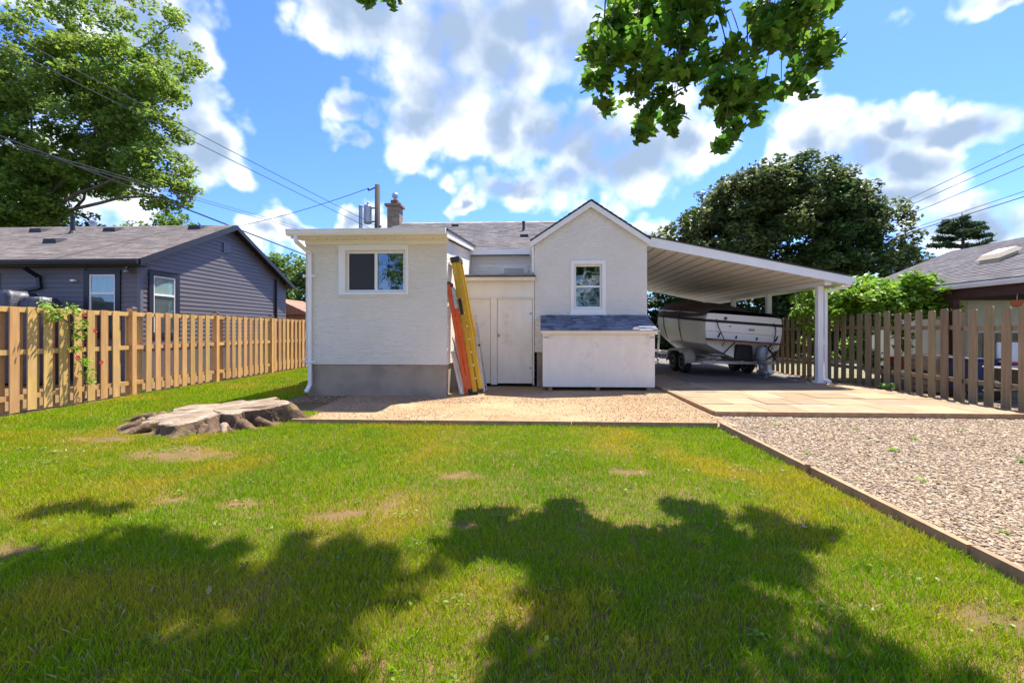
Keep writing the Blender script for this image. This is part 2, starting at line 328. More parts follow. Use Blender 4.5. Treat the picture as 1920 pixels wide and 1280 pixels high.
# edging timbers
edge_me = MB().box(-0.5, 0.5, -0.5, 0.5, -0.5, 0.5).mesh('edging_board'); edge_me.materials.append(m_timber)
tb = thing('timber_edging', 'weathered timber edging between lawn and dirt path, parallel to the house', 'edging', (-0.5, 6.68, 0))
for x0, x1 in ((-3.62, -1.6), (-1.59, 0.55), (0.56, 2.64)):
    piece('board', edge_me, tb, ((x0 + x1) / 2, 6.68 + random.uniform(-0.006, 0.006), 0.015), (0, 0, random.uniform(-.003, .003)), (x1 - x0, 0.045, 0.13))
tb = thing('timber_edging', 'weathered timber edging running between lawn and gravel drive toward the viewer', 'edging', (2.72, 4, 0))
for y0, y1 in ((6.70, 4.58), (4.57, 2.95), (2.94, 0.6), (0.59, -1.5)):
    piece('board', edge_me, tb, (2.715 + random.uniform(-0.012, 0.012), (y0 + y1) / 2, 0.02), (0, random.uniform(-.04, .04), random.uniform(-.006, .006)), (0.048, y0 - y1, 0.115))
MB().bar((2.68, 4.58, -0.05), (2.68, 4.58, 0.10), 0.035, 0.035, (0, 1, 0)).build('stake', m_timber, tb)

# paving slabs + carport floor
pv = thing('paved_patio', 'sandy square slab patio in front of the carport with timber border', 'patio', (5.4, 9.4, 0))
slab_me = MB().box(-0.5, 0.5, -0.5, 0.5, -0.5, 0.5).mesh('slab'); slab_me.materials.append(m_slab)
MB().box(3.02, 7.92, 7.66, 11.9, -0.02, 0.052).build('bedding', m_dirt, pv)
row_y = [7.64, 8.43, 9.22, 10.01, 10.80, 11.59]
for j, y in enumerate(row_y):
    x = 3.03 + (0, -0.30, -0.12, -0.42, -0.2, -0.3)[j]
    while x < 7.88:
        w = random.choice((0.6, 0.6, 0.76, 0.9)); a = max(x, 3.03); b = min(x + w, 7.9); d = 0.78 if j < 5 else 0.32
        if b - a > 0.12:
            piece('slab', slab_me, pv, ((a + b) / 2, y + d / 2 + 0.005, 0.05 + random.uniform(-.004, .004)), (random.uniform(-.004, .004), random.uniform(-.004, .004), 0), (b - a - 0.012, d - 0.01, 0.05))
        x += w
MB().box(2.97, 7.95, 7.565, 7.63, -0.05, 0.085).build('border_board', m_timber, pv, 0.006)
MB().box(2.955, 3.015, 7.635, 11.25, -0.05, 0.084).build('border_board', m_timber, pv, 0.006)
MB().box(7.925, 7.985, 7.635, 11.9, -0.05, 0.08).build('border_board', m_timber, pv, 0.006)
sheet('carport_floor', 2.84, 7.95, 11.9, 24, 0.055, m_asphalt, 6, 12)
MB().box(2.86, 3.85, 11.32, 13.6, 0.0, 0.11).build('house_step', m_slab, pv, 0.01)

# ------------------------------------------------------------------ roof shingles joined as one sheet of separate tabs
def shingle_roof(name, parent, m, P0, ux, uy, W, H, row, tab, th=0.012, clip=None, jit=0.35, kind='stuff'):
    """tabs laid on the plane P0 + ux*a + uy*b, a in 0..W, b in 0..H (uy points up the slope)"""
    P0, ux, uy = Vector(P0), Vector(ux).normalized(), Vector(uy).normalized(); nn = ux.cross(uy)
    if nn.z < 0: nn = -nn
    V, T = [], []
    nr = int(H / row) + 1
    for r in range(nr):
        b0 = r * row; a = -random.random() * tab
        while a < W:
            w = tab * random.uniform(1 - jit, 1 + jit); a0, a1 = max(a, 0), min(a + w, W); a += w
            if a1 - a0 < 0.01: continue
            b1 = min(b0 + row * 1.25, H); lo = b0 - random.uniform(0, 0.006)
            if clip and not clip((a0 + a1) / 2, b0 + row / 2): continue
            t = th * random.uniform(0.8, 1.5); g = 0.0025
            q = [P0 + ux * (a0 + g) + uy * lo + nn * t, P0 + ux * (a1 - g) + uy * lo + nn * t, P0 + ux * (a1 - g) + uy * b1 + nn * 0.001, P0 + ux * (a0 + g) + uy * b1 + nn * 0.001,
                 P0 + ux * (a0 + g) + uy * lo - nn * 0.002, P0 + ux * (a1 - g) + uy * lo - nn * 0.002]
            k = len(V); V += q; T += [(k, k + 1, k + 2, k + 3), (k + 4, k + 5, k + 1, k)]
    me = bigmesh(name, np.array([tuple(p) for p in V]), np.array(T)); o = link(name, me, m, parent)
    if kind: o['kind'] = kind
    return o

# ------------------------------------------------------------------ house
HS = thing('white_house', 'white stucco bungalow with left flat-roofed wing, middle gable and grey shingle roof', 'house', (-1, 13, 0))
WX0, WX1, WY0, WY1 = -4.89, -1.83, 9.57, 13.40
# wing
def rake(y): return 3.33 + (y - 9.57) * 0.107
wall = MB()
hx0, hx1, hz0, hz1 = -3.99, -2.74, 2.24, 3.09
wall.box(WX0, hx0, WY0, WY0 + .16, 0.68, 3.33).box(hx1, WX1, WY0, WY0 + .16, 0.68, 3.33).box(hx0, hx1, WY0, WY0 + .16, 0.68, hz0).box(hx0, hx1, WY0, WY0 + .16, hz1, 3.33)
for xa, xb in ((WX0, WX0 + .16), (WX1 - .16, WX1)):
    wall.prismx([(WY0 + .16, .68), (WY1, .68), (WY1, rake(WY1)), (WY0 + .16, rake(WY0 + .16))], xa, xb)
wall.build('wing_wall', m_stucco, HS)
MB().box(WX0 + .035, WX1 - .035, WY0 + .035, WY1, -0.1, 0.675).build('foundation', m_found, HS, 0.01)
MB().box(WX0 + .17, WX1 - .17, WY0 + .2, WY1 - .1, 0.70, 0.9).build('wing_floor', m_dark_room, HS)
# wing roof deck, fascia, gutter, soffit
rf = MB().hexa([(-5.02, 9.14, 3.42), (-1.73, 9.14, 3.42), (-1.73, 13.6, 3.90), (-5.02, 13.6, 3.90)], [(-5.02, 9.14, 3.475), (-1.73, 9.14, 3.475), (-1.73, 13.6, 3.955), (-5.02, 13.6, 3.955)]).build('wing_roof', m_black, HS)
sf = MB().box(-4.98, -1.79, 9.165, WY0 + .02, 3.335, 3.352)
sf.build('soffit', m_soffit, HS)
hole_me = MB().lathe((0, 0, 0), [(0.011, 0), (0.011, 0.004)], 8).mesh('soffit_vent'); hole_me.materials.append(m_black)
for i in range(15): piece('soffit_vent', hole_me, HS, (-4.75 + i * 0.205, 9.40, 3.3325), (0, 0, 0), (1.6, 1, 1))
MB().box(-4.89, -1.80, 9.535, 9.568, 3.24, 3.334).build('frieze_board', m_white, HS)
gut = MB().prismx([(9.155, 3.345), (9.085, 3.345), (9.05, 3.39), (9.05, 3.43), (9.035, 3.445), (9.035, 3.47), (9.05, 3.47), (9.155, 3.47)], -5.05, -1.76)
gut.build('gutter', m_white, HS)
MB().hexa([(-1.79, 9.16, 3.30), (-1.745, 9.16, 3.30), (-1.745, 13.6, 3.775), (-1.79, 13.6, 3.775)], [(-1.79, 9.16, 3.44), (-1.745, 9.16, 3.44), (-1.745, 13.6, 3.925), (-1.79, 13.6, 3.925)]).build('rake_board', m_white, HS)
MB().hexa([(-5.0, 9.16, 3.30), (-4.955, 9.16, 3.30), (-4.955, 13.6, 3.775), (-5.0, 13.6, 3.775)], [(-5.0, 9.16, 3.44), (-4.955, 9.16, 3.44), (-4.955, 13.6, 3.925), (-5.0, 13.6, 3.925)]).build('rake_board', m_white, HS)
# sliding window
def trim_ring(parent, name, x0, x1, z0, z1, ix0, ix1, iz0, iz1, y, d, m, bev=0.004):
    return MB().box(x0, ix0, y - d, y + .01, z0, z1).box(ix1, x1, y - d, y + .01, z0, z1).box(ix0, ix1, y - d, y + .01, z0, iz0).box(ix0, ix1, y - d, y + .01, iz1, z1).build(name, m, parent)
wn = MB().box(hx0, hx0 + .035, 9.60, 9.67, hz0, hz1).box(hx1 - .035, hx1, 9.60, 9.67, hz0, hz1).box(hx0 + .035, hx1 - .035, 9.60, 9.67, hz0, hz0 + .035).box(hx0 + .035, hx1 - .035, 9.60, 9.67, hz1 - .035, hz1)
xm = (hx0 + hx1) / 2
wn.box(xm - .03, xm + .03, 9.595, 9.66, hz0 + .035, hz1 - .035)
wdw = wn.build('window', m_vinyl, HS); tag(wdw, 'sliding window with insect screen on its left half')
trim_ring(wdw, 'frame', -4.16, -2.65, 2.17, 3.235, hx0 - .03, hx1 + .03, hz0 - .02, hz1 + .03, WY0, 0.028, m_vinyl)
MB().box(-4.13, -2.62, 9.545, 9.575, 2.12, 2.165).build('sill', m_stucco, wdw)
MB().box(hx0 + .035, xm - .03, 9.612, 9.616, hz0 + .035, hz1 - .035).build('screen', m_screen, wdw)
MB().box(xm + .03, hx1 - .035, 9.635, 9.64, hz0 + .035, hz1 - .035).build('pane', m_glass, wdw)
cu = MB()
for (xa, xb) in ((-3.33, -3.12), (-2.93, -2.80)):
    n_ = 14; pts = [(xa + (xb - xa) * i / n_, 9.86 + 0.03 * math.sin(i * 1.9)) for i in range(n_ + 1)]
    for i in range(n_): cu.add([(pts[i][0], pts[i][1], 2.0), (pts[i + 1][0], pts[i + 1][1], 2.0), (pts[i + 1][0], pts[i + 1][1], 3.2), (pts[i][0], pts[i][1], 3.2)], [(0, 1, 2, 3)])
cu.build('curtain', m_curtain, wdw)
# downspout at the wing's left corner
ds = MB().bar((-4.86, 9.11, 3.36), (-4.86, 9.11, 3.22), .075, .055, (0, 1, 0)).bar((-4.86, 9.11, 3.23), (-4.775, 9.50, 3.06), .075, .055, (0, 1, 0)).bar((-4.775, 9.525, 3.09), (-4.775, 9.525, 0.22), .075, .06, (0, 1, 0)).bar((-4.775, 9.525, 0.24), (-4.80, 9.40, 0.10), .075, .06, (0, 1, 0))
dso = ds.build('downspout', m_white, HS, 0.006)
for z in (2.55, 0.72): MB().box(-4.90, -4.64, 9.485, 9.50, z, z + .035).box(-4.90, -4.875, 9.46, 9.50, z - .02, z + .05).build('strap', m_white, dso)
# main body
MB().box(-4.9, 2.8, 13.42, 13.58, -0.1, 3.62).box(-4.9, -4.74, 13.58, 20.4, -.1, 3.62).box(2.64, 2.8, 13.58, 20.4, -.1, 3.62).box(-4.9, 2.8, 20.4, 20.56, -.1, 3.62).build('main_wall', m_stucco, HS)
MB().prismx([(13.5, 3.6), (20.5, 3.6), (17.0, 5.15)], -4.88, -4.72).prismx([(13.5, 3.6), (20.5, 3.6), (17.0, 5.15)], 2.62, 2.78).build('end_gable', m_stucco, HS)
SL = (5.46 - 3.76) / 3.85
def deck(mb, x0, x1, ya, za, yb, zb, t): return mb.hexa([(x0, ya, za - t), (x1, ya, za - t), (x1, yb, zb - t), (x0, yb, zb - t)], [(x0, ya, za), (x1, ya, za), (x1, yb, zb), (x0, yb, zb)])
dk = MB(); deck(dk, -5.2, 2.85, 13.15, 3.745, 17.0, 5.445, .06); deck(dk, -5.2, 2.85, 20.85, 3.745, 17.0, 5.445, .06); ro = dk.build('roof', m_black, HS)
shingle_roof('shingle', ro, m_shing_main, (-5.2, 13.13, 3.75), (1, 0, 0), (0, 3.85, 1.70), 8.05, 4.20, 0.14, 0.30)
rc = MB()
for i in range(27): rc.add([(-5.2 + i * .3, 16.87, 5.405), (-4.885 + i * .3, 16.87, 5.415), (-4.885 + i * .3, 17, 5.485), (-5.2 + i * .3, 17, 5.475), (-4.885 + i * .3, 17.13, 5.415), (-5.2 + i * .3, 17.13, 5.405)], [(0, 1, 2, 3), (3, 2, 4, 5)])
rc.build('ridge_cap', m_shing_main, ro)
MB().box(-1.83, 0.02, 13.11, 13.15, 3.60, 3.752).build('fascia', m_white, HS)
# lap boards between shed roof and eave
lap = MB().prismx([(0, 0), (-0.018, 0.0), (-0.004, .11), (0, .11)], -0.5, 0.5).mesh('lap_board'); lap.materials.append(m_white)
for i in range(5): piece('lap_board', lap, HS, (-0.905, 13.415, 3.04 + i * .112), scale=(1.85, 1, 1))
vt = MB().box(-0.98, -0.16, 13.375, 13.398, 3.08, 3.32).build('vent_frame', m_white, HS)
for i in range(4): MB().box(-0.86, -0.28, 13.366, 13.373, 3.10 + i * .036, 3.124 + i * .036).build('vent_slat', m_galv, vt)
# gable wing
GX0, GX1, GY, GE, GP, GC = 0.03, 2.80, 11.36, 3.66, 4.56, 1.42
gw = MB(); wx0, wx1, wz0, wz1 = 1.03, 1.68, 1.96, 3.03; Y2 = GY + .16
gw.box(GX0, wx0, GY, Y2, .87, GE).box(wx1, GX1, GY, Y2, .87, GE).box(wx0, wx1, GY, Y2, .87, wz0).box(wx0, wx1, GY, Y2, wz1, GE)
gw.prism([(GX0, GE), (GX1, GE), (GC, GP)], GY, Y2).box(GX0, GX0 + .16, Y2, 13.42, .87, GE).box(GX1 - .16, GX1, Y2, 13.42, .0, GE)
gw.build('gable_wall', m_stucco, HS)
MB().box(GX0 + .06, GX1 - .17, GY + .05, 13.42, -.1, .865).build('foundation', m_found, HS)
gr = MB(); tt = 0.022
for sx, xe, ze in ((-1, GX0 - .10, GE - .045), (1, GX1 + .07, GE - .03)):
    gr.hexa([(xe, GY - .1, ze), (GC, GY - .1, GP + .045), (GC, 15.5, GP + .045), (xe, 15.5, ze)], [(xe, GY - .1, ze + tt), (GC, GY - .1, GP + .045 + tt), (GC, 15.5, GP + .045 + tt), (xe, 15.5, ze + tt)])
gro = gr.build('gable_roof', m_black, HS)
for sx, xe, ze in ((-1, GX0 - .10, GE - .045), (1, GX1 + .07, GE - .03)):
    e = Vector((xe, GY - .12, ze + tt + .004)); shingle_roof('shingle', gro, m_shing_main, tuple(e), (0, 1, 0), (GC - xe, 0, GP + .045 - ze), 4.1, math.hypot(GC - xe, GP + .045 - ze), .14, .3)
for xe, ze in ((GX0 - .10, GE - .06), (GX1 + .07, GE - .045)):
    MB().hexa([(xe, GY - .085, ze - .13), (xe, GY - .045, ze - .13), (xe, GY - .045, ze + .012), (xe, GY - .085, ze + .012)], [(GC, GY - .085, GP - .11), (GC, GY - .045, GP - .11), (GC, GY - .045, GP + .03), (GC, GY - .085, GP + .03)]).build('rake_board', m_white, HS)
    MB().hexa([(xe, GY - .042, ze - .03), (xe, GY - .002, ze - .03), (xe, GY - .002, ze), (xe, GY - .042, ze)], [(GC, GY - .042, GP - .01), (GC, GY - .002, GP - .01), (GC, GY - .002, GP + .02), (GC, GY - .042, GP + .02)]).build('soffit', m_soffit, HS)
MB().box(-.10, .0, GY - .06, 13.2, 3.50, 3.60).build('gutter', m_white, HS, 0.01)
MB().bar((-0.01, GY + .03, 3.52), (-0.01, GY + .03, 2.85), .06, .05, (0, 1, 0)).bar((-0.01, GY + .03, 3.0), (-0.01, 11.42, 2.86), .06, .05, (0, 1, 0)).build('downspout', m_white, HS, .006)
w2 = MB()
for a in ((wx0, wx0 + .03, wz0, wz1), (wx1 - .03, wx1, wz0, wz1), (wx0 + .03, wx1 - .03, wz0, wz0 + .04), (wx0 + .03, wx1 - .03, wz1 - .035, wz1), (wx0 + .03, wx1 - .03, 2.475, 2.52)): w2.box(a[0], a[1], GY + .03, GY + .09, a[2], a[3])
wd2 = w2.build('window', m_vinyl, HS); tag(wd2, 'double-hung window of the gable wing')
trim_ring(wd2, 'frame', .925, 1.79, 1.84, 3.14, wx0 - .02, wx1 + .02, wz0 - .02, wz1 + .02, GY, .03, m_vinyl)
MB().box(.90, 1.81, GY - .06, GY + .0, 1.79, 1.838).build('sill', m_vinyl, wd2)
MB().box(wx0 + .03, wx1 - .03, GY + .05, GY + .055, 2.52, wz1 - .035).build('pane', m_glass, wd2)
MB().box(wx0 + .03, wx1 - .03, GY + .062, GY + .067, wz0 + .04, 2.475).build('pane', m_glass, wd2)
# storage lean-to
MB().box(-1.82, 0.02, 11.34, 11.40, 2.22, 2.70).box(-1.82, -1.78, 11.34, 13.4, .05, 2.22).box(-.02, .02, 11.34, 13.4, .05, 2.22).box(-1.82, -1.78, 11.40, 13.4, 2.22, 2.70).box(-.02, .02, 11.40, 13.4, 2.22, 2.7).build('shed_wall', m_wood_white, HS)
MB().box(-1.06, -.905, 11.318, 11.38, .06, 2.205).build('shed_post', m_wood_white, HS, .004)
for (xa, xb, nm) in ((-1.775, -1.068, 'left shed door'), (-.897, -.03, 'right shed door with latch')):
    dd = MB().box(xa, xb, 11.345, 11.385, .09, 2.205).build('door', m_wood_white, HS, .004)
    MB().box(xa + .0, xb, 11.337, 11.3445, 2.16, 2.2).build('door_strip', m_wood_white, dd)
    if 'right' in nm:
        MB().lathe((-.86, 11.33, 1.28), [(.012, 0), (.02, -.02), (.012, -.035)], 10, 'y').box(-.885, -.84, 11.336, 11.343, 1.24, 1.33).build('handle', m_galv, dd)
        for z in (.45, 1.8): MB().box(-.09, -.025, 11.334, 11.343, z, z + .05).build('hinge', m_galv, dd)
sr = MB().hexa([(-1.84, 11.16, 2.73), (.06, 11.16, 2.73), (.06, 13.41, 3.03), (-1.84, 13.41, 3.03)], [(-1.84, 11.16, 2.755), (.06, 11.16, 2.755), (.06, 13.41, 3.055), (-1.84, 13.41, 3.055)]).build('shed_roof', m_black, HS)
shingle_roof('shingle', sr, m_shing_main, (-1.83, 11.14, 2.757), (1, 0, 0), (0, 2.25, .30), 1.88, 2.25, .14, .28)
MB().box(-1.82, .03, 11.20, 11.24, 2.64, 2.729).build('fascia', m_wood_white, HS)
MB().box(-1.82, -.0, 11.30, 11.338, 2.205, 2.225).build('drip_strip', m_wood_white, HS)
# chimney of concrete block
ch = MB().box(-5.40, -4.97, 16.62, 17.10, 4.6, 6.02).build('chimney', m_block, HS)
bk = MB().box(-.5, .5, -.5, .5, -.5, .5).mesh('block'); bk.materials.append(m_block)
for i in range(5):
    z = 4.99 + i * .21; sp = (.26, .17) if i % 2 else (.17, .26)
    xx = -5.41
    for w in (sp[0] * 1.02, sp[1] * 1.02):
        piece('block', bk, ch, (xx + w / 2, 16.63, z + .1), (0, 0, 0), (w - .01, .05, .198)); xx += w
    piece('block', bk, ch, (-4.97, 16.86, z + .1), (0, 0, 0), (.03, .46, .198))
MB().box(-5.49, -4.88, 16.54, 17.18, 6.02, 6.10).build('cap', m_block, ch)
MB().box(-5.31, -5.05, 16.72, 16.98, 6.10, 6.27).build('flue', m_brick, ch)
MB().lathe((-5.18, 16.85, 6.27), [(.07, 0), (.07, .12), (.11, .13), (.11, .24), (.08, .28)], 14).build('flue_cap', m_galv, ch)
MB().lathe((-.33, 15.5, 4.68), [(.045, 0), (.045, .40), (.055, .40), (.055, .44)], 12).lathe((-.33, 15.5, 4.72), [(.12, 0), (.06, .10)], 12).build('vent_pipe', m_black, HS)
MB().box(-.42, -.16, 14.6, 14.85, 4.36, 4.50).build('roof_vent', m_black, HS, .01)
MB().box(-2.95, -2.70, 16.3, 16.6, 5.12, 5.24).build('roof_vent', m_black, HS, .01)

# ------------------------------------------------------------------ carport
CP = thing('carport', 'white lean-to carport on square posts attached to the house', 'carport', (5.2, 12, 0))
CX0, CX1, CY0, CY1 = 2.82, 7.80, 11.66, 19.9
def cz(x): return 3.80 - (x - 2.82) * 0.212
MB().hexa([(CX0, CY0, cz(CX0) - .05), (CX1, CY0, cz(CX1) - .05), (CX1, CY1, cz(CX1) - .05), (CX0, CY1, cz(CX0) - .05)], [(CX0, CY0, cz(CX0)), (CX1, CY0, cz(CX1)), (CX1, CY1, cz(CX1)), (CX0, CY1, cz(CX0))]).build('roof', m_shing_nb, CP)
for y in (CY0 - .045, CY1):
    MB().hexa([(CX0 + .005, y, cz(CX0) - .255), (CX0 + .005, y + .045, cz(CX0) - .255), (CX0 + .005, y + .045, cz(CX0) - .012), (CX0 + .005, y, cz(CX0) - .012)],
              [(CX1 + .06, y, cz(CX1) - .215), (CX1 + .06, y + .045, cz(CX1) - .215), (CX1 + .06, y + .045, cz(CX1) - .012), (CX1 + .06, y, cz(CX1) - .012)]).build('fascia', m_white, CP)
MB().hexa([(CX0, CY0 - .06, cz(CX0) - .012), (CX0, CY0 + .02, cz(CX0) - .012), (CX0, CY0 + .02, cz(CX0) + .02), (CX0, CY0 - .06, cz(CX0) + .02)],
          [(CX1 + .06, CY0 - .06, cz(CX1) - .012), (CX1 + .06, CY0 + .02, cz(CX1) - .012), (CX1 + .06, CY0 + .02, cz(CX1) + .02), (CX1 + .06, CY0 - .06, cz(CX1) + .02)]).build('drip_edge', m_black, CP)
MB().box(7.27, 7.43, 11.72, CY1 - .02, 2.54, 2.70).build('beam', m_white, CP)
sop = MB().hexa([(-.5, -.5, -.5), (.5, -.5, -.5), (.5, .5, -.5), (-.5, .5, -.5)], [(-.5, -.5, .5), (.5, -.5, .5), (.5, .5, .5), (-.5, .5, .5)]).mesh('soffit_plank'); sop.materials.append(m_soffit)
npl = 34; pw = (CX1 - CX0) / npl; ang = math.atan(0.212)
for i in range(npl):
    xc = CX0 + (i + .5) * pw
    for (ya, yb) in ((CY0 + .002, 15.7), (15.715, CY1)):
        piece('soffit_plank', sop, CP, (xc, (ya + yb) / 2, cz(xc) - .215 + (.012 if i % 2 else 0)), (0, ang, 0), (pw * 1.02 - .016, yb - ya, .012))
for i, y in enumerate((12.07, 14.60, 17.1, 19.6)):
    po = MB().box(7.28, 7.42, y - .07, y + .07, .05, 2.54).build('post', m_white, CP, .008)
    MB().box(7.24, 7.46, y - .11, y + .11, .052, .10).build('base_plate', m_found if i else m_white, po)
MB().box(7.86, 7.97, CY0 - .03, CY1, 2.60, 2.73).build('gutter', m_white, CP, .012)
MB().bar((7.92, 11.78, 2.62), (7.90, 11.80, 2.50), .07, .06, (0, 1, 0)).bar((7.91, 11.80, 2.53), (7.50, 12.0, 2.40), .07, .06, (0, 1, 0)).bar((7.475, 12.02, 2.43), (7.475, 12.02, .14), .075, .06, (0, 1, 0)).bar((7.475, 12.02, .17), (7.52, 11.88, .085), .075, .06, (0, 1, 0)).build('downspout', m_white, CP, .006)

# ------------------------------------------------------------------ storage box
BX = thing('storage_box', 'low white plywood storage box with blue-grey shingled lid under the gable window', 'storage box', (1.5, 10.9, 0))
bx0, bx1, by0, by1 = .22, 2.79, 10.60, 11.33
MB().box(bx0, bx1, by0, by0 + .03, .10, 1.37).build('front_panel', m_wood_white, BX, .004)
for xa in (bx0 + .002, bx1 - .032): MB().prismx([(by0 + .031, .10), (by1, .10), (by1, 1.70), (by0 + .031, 1.37)], xa, xa + .03).build('side_panel', m_wood_white, BX)
MB().box(bx0 + .04, bx1 - .04, by1 - .03, by1 - .005, .10, 1.68).build('back_panel', m_wood_white, BX)
MB().box(bx0 + .035, bx1 - .035, by0 + .032, by1 - .032, .105, .14).build('floor_panel', m_wood_white, BX)
lid = MB().hexa([(bx0 - .05, by0 - .09, 1.375), (bx1 + .05, by0 - .09, 1.375), (bx1 - .03, by1 - .005, 1.755), (bx0 - .03, by1 - .005, 1.755)],
                [(bx0 - .05, by0 - .09, 1.40), (bx1 + .05, by0 - .09, 1.40), (bx1 - .03, by1 - .005, 1.78), (bx0 - .03, by1 - .005, 1.78)]).build('lid', m_wood_white, BX)
MB().box(bx0 - .03, bx1 + .045, by0 - .072, by0 - .045, 1.33, 1.378).build('lid_rail', m_wood_white, BX)
la = math.atan2(.38, .815); lh = math.hypot(.38, .815)
tabm = MB().hexa([(-.5, 0, 0), (.5, 0, 0), (.5, 1, -.004), (-.5, 1, -.004)], [(-.5, 0, .012), (.5, 0, .012), (.5, 1, 0.001), (-.5, 1, 0.001)]).mesh('shingle'); tabm.materials.append(m_shing_blue)
for r in range(7):
    b0 = r * lh / 7; t = b0 / lh; xa = bx0 - .06 + .02 * t; xb = bx1 + .06 - .085 * t; x = xa - random.random() * .2; k = 0
    while x < xb:
        w = random.choice((.11, .15, .19, .23)); a, b = max(x, xa), min(x + w, xb); x += w; k += 1
        if b - a < .02: continue
        hh = random.choice((0, .0035, .007))
        piece('shingle', tabm, lid, ((a + b) / 2, by0 - .10 + b0 * math.cos(la), 1.402 + b0 * math.sin(la) + hh), (la, 0, 0), (b - a - .004, lh / 7 * 1.08, 1 + hh * 60))
for xa in (.35, 1.45, 2.62): MB().box(xa, xa + .09, 10.63, 11.28, -.03, .098).build('leg', m_timber, BX, .004)
for xa in (bx0 + .02, bx1 - .12): MB().box(xa, xa + .12, by0 - .012, by0 - .001, 1.235, 1.262).build('hinge', m_galv, BX)

# ------------------------------------------------------------------ ladders leaning on the wing's right wall
m_yel = mat('yellow fibreglass', (0.62, 0.37, 0.012), (0.54, 0.31, 0.012), 6, rough=0.45)
m_org = mat('orange fibreglass', (0.66, 0.10, 0.018), (0.55, 0.075, 0.014), 6, rough=0.45)
m_alu = mat('dull aluminium', (0.50, 0.50, 0.50), (0.40, 0.40, 0.41), 8, rough=0.42, metal=0.55)
m_blk = mat('black plastic', (0.02, 0.02, 0.02), (0.03, 0.03, 0.03), 8, rough=0.55)
def ladder_frame(foot, top):
    f, t = Vector(foot), Vector(top); ax = (t - f); ln = ax.length; ax.normalize(); return f, ax, ln
def lerp(a, b, t): return a + (b - a) * t
f, ax, ln = ladder_frame((-1.22, 9.92, 0.03), (-1.70, 9.75, 2.97)); thick = Vector((1, 0, 0)) - ax * ax.x; thick.normalize()
LY = thing('step_ladder', 'tall folded yellow fibreglass stepladder with black top leaning on the wall', 'ladder', tuple(f))
for s, off in ((0, -.05), (1, .075)):
    for e in (0, 1):
        wd0, wd1 = (.62, .36) if s == 0 else (.56, .32); bse = f + Vector((0, e * wd0 + (0 if s == 0 else .03), 0)) + thick * off; tp = f + ax * (ln - .06) + Vector((0, e * wd1 + (0 if s == 0 else .02) + .05, 0)) + thick * off * .75
        if s == 1: bse += ax * .04
        rl = MB().bar(bse, tp, .032, .10 if s == 0 else .085, thick).build('rail' if s == 0 else 'rear_rail', m_yel, LY, .004)
        MB().bar(bse - ax * .03, bse + ax * .05, .045, .11, thick).build('foot', m_blk, rl)
        if s == 0 and e == 0:
            MB().bar(lerp(bse, tp, .60) - Vector((0, .019, 0)), lerp(bse, tp, .72) - Vector((0, .019, 0)), .004, .07, thick).build('warning_label', m_blk, rl)
for i in range(9):
    c = f + ax * (.32 + i * .295); w = lerp(.60, .38, i / 9); MB().bar(c + Vector((0, .03, 0)) - thick * .05, c + Vector((0, w, 0)) - thick * .05, .035, .085, thick).build('step', m_alu, LY)
MB().bar(f + ax * (ln - .03) + Vector((0, .0, 0)), f + ax * (ln - .03) + Vector((0, .50, 0)), .12, .20, thick).build('top_cap', m_blk, LY, .015)
f, ax, ln = ladder_frame((-1.40, 9.88, 0.03), (-1.765, 9.62, 2.42)); thick = Vector((1, 0, 0)) - ax * ax.x; thick.normalize()
LO = thing('extension_ladder', 'orange fibreglass extension ladder between the wall and the yellow ladder', 'ladder', tuple(f))
for s, off in ((0, -.055), (1, .035)):
    for e in (0, 1):
        b = f + Vector((0, e * .42 + .02 * s, 0)) + thick * off; t = f + ax * ln + Vector((0, e * .42 + .02 * s, 0)) + thick * off
        if s == 0: t = t - ax * .0
        rl = MB().bar(b, t - (ax * .55 if s == 1 else ax * 0), .03, .075, thick).build('rail', m_org, LO, .004)
        MB().bar(b - ax * .03, b + ax * .10, .04, .085, thick).build('foot', m_blk if s else m_org, rl)
        if s == 1: MB().bar(t - ax * .55, t - ax * .1, .034, .07, thick).build('guide', m_alu, rl)
    for i in range(7): c = f + ax * (.3 + i * .3) + thick * off; MB().tube([c + Vector((0, .02, 0)), c + Vector((0, .41, 0))], .017, 8).build('rung', m_alu, LO)
MB().bar(f + ax * ln - thick * .055 - Vector((0, .02, 0)), f + ax * ln - thick * .055 + Vector((0, .44, 0)), .05, .085, thick).build('top_cap', m_blk, LO)
f, ax, ln = ladder_frame((-1.10, 10.12, 0.03), (-1.40, 10.45, 1.78)); thick = Vector((1, 0, 0)) - ax * ax.x; thick.normalize()
LA = thing('short_ladder', 'short grey aluminium ladder section leaning right of the yellow ladder', 'ladder', tuple(f))
for e in (0, 1):
    b = f + Vector((0, e * .38, 0)); MB().bar(b, b + ax * ln, .028, .075, thick).build('rail', m_alu, LA, .003)
for i in range(6): c = f + ax * (.2 + i * .28); MB().tube([c + Vector((0, .012, 0)), c + Vector((0, .37, 0))], .016, 8).build('rung', m_alu, LA)
MB().bar(f + ax * 1.05 + thick * .04, f + ax * 1.09 + thick * .05, .05, .05, thick).build('hook', m_blk, LA)
pl = MB().tube([(-1.48, 9.86, .10), (-1.79, 10.02, 1.25)], .012, 8).mesh('metal_pole', True); tag(link('metal_pole', pl, mat('grey steel pole', (.16, .17, .18), (.12, .13, .14), 5, rough=.4, metal=.6)), 'thin dark metal pole leaning on the wall behind the ladder feet', 'pole')
scr = MB().hexa([(-1.60, 9.86, .02), (-1.56, 9.84, .02), (-1.36, 10.0, .02), (-1.40, 10.02, .02)], [(-1.82, 9.95, .95), (-1.79, 9.93, .95), (-1.70, 10.1, .95), (-1.74, 10.12, .95)]).mesh('board_offcut')
tag(link('board_offcut', scr, m_wood_white), 'narrow white board leaning on the wall beside the ladder feet', 'board')

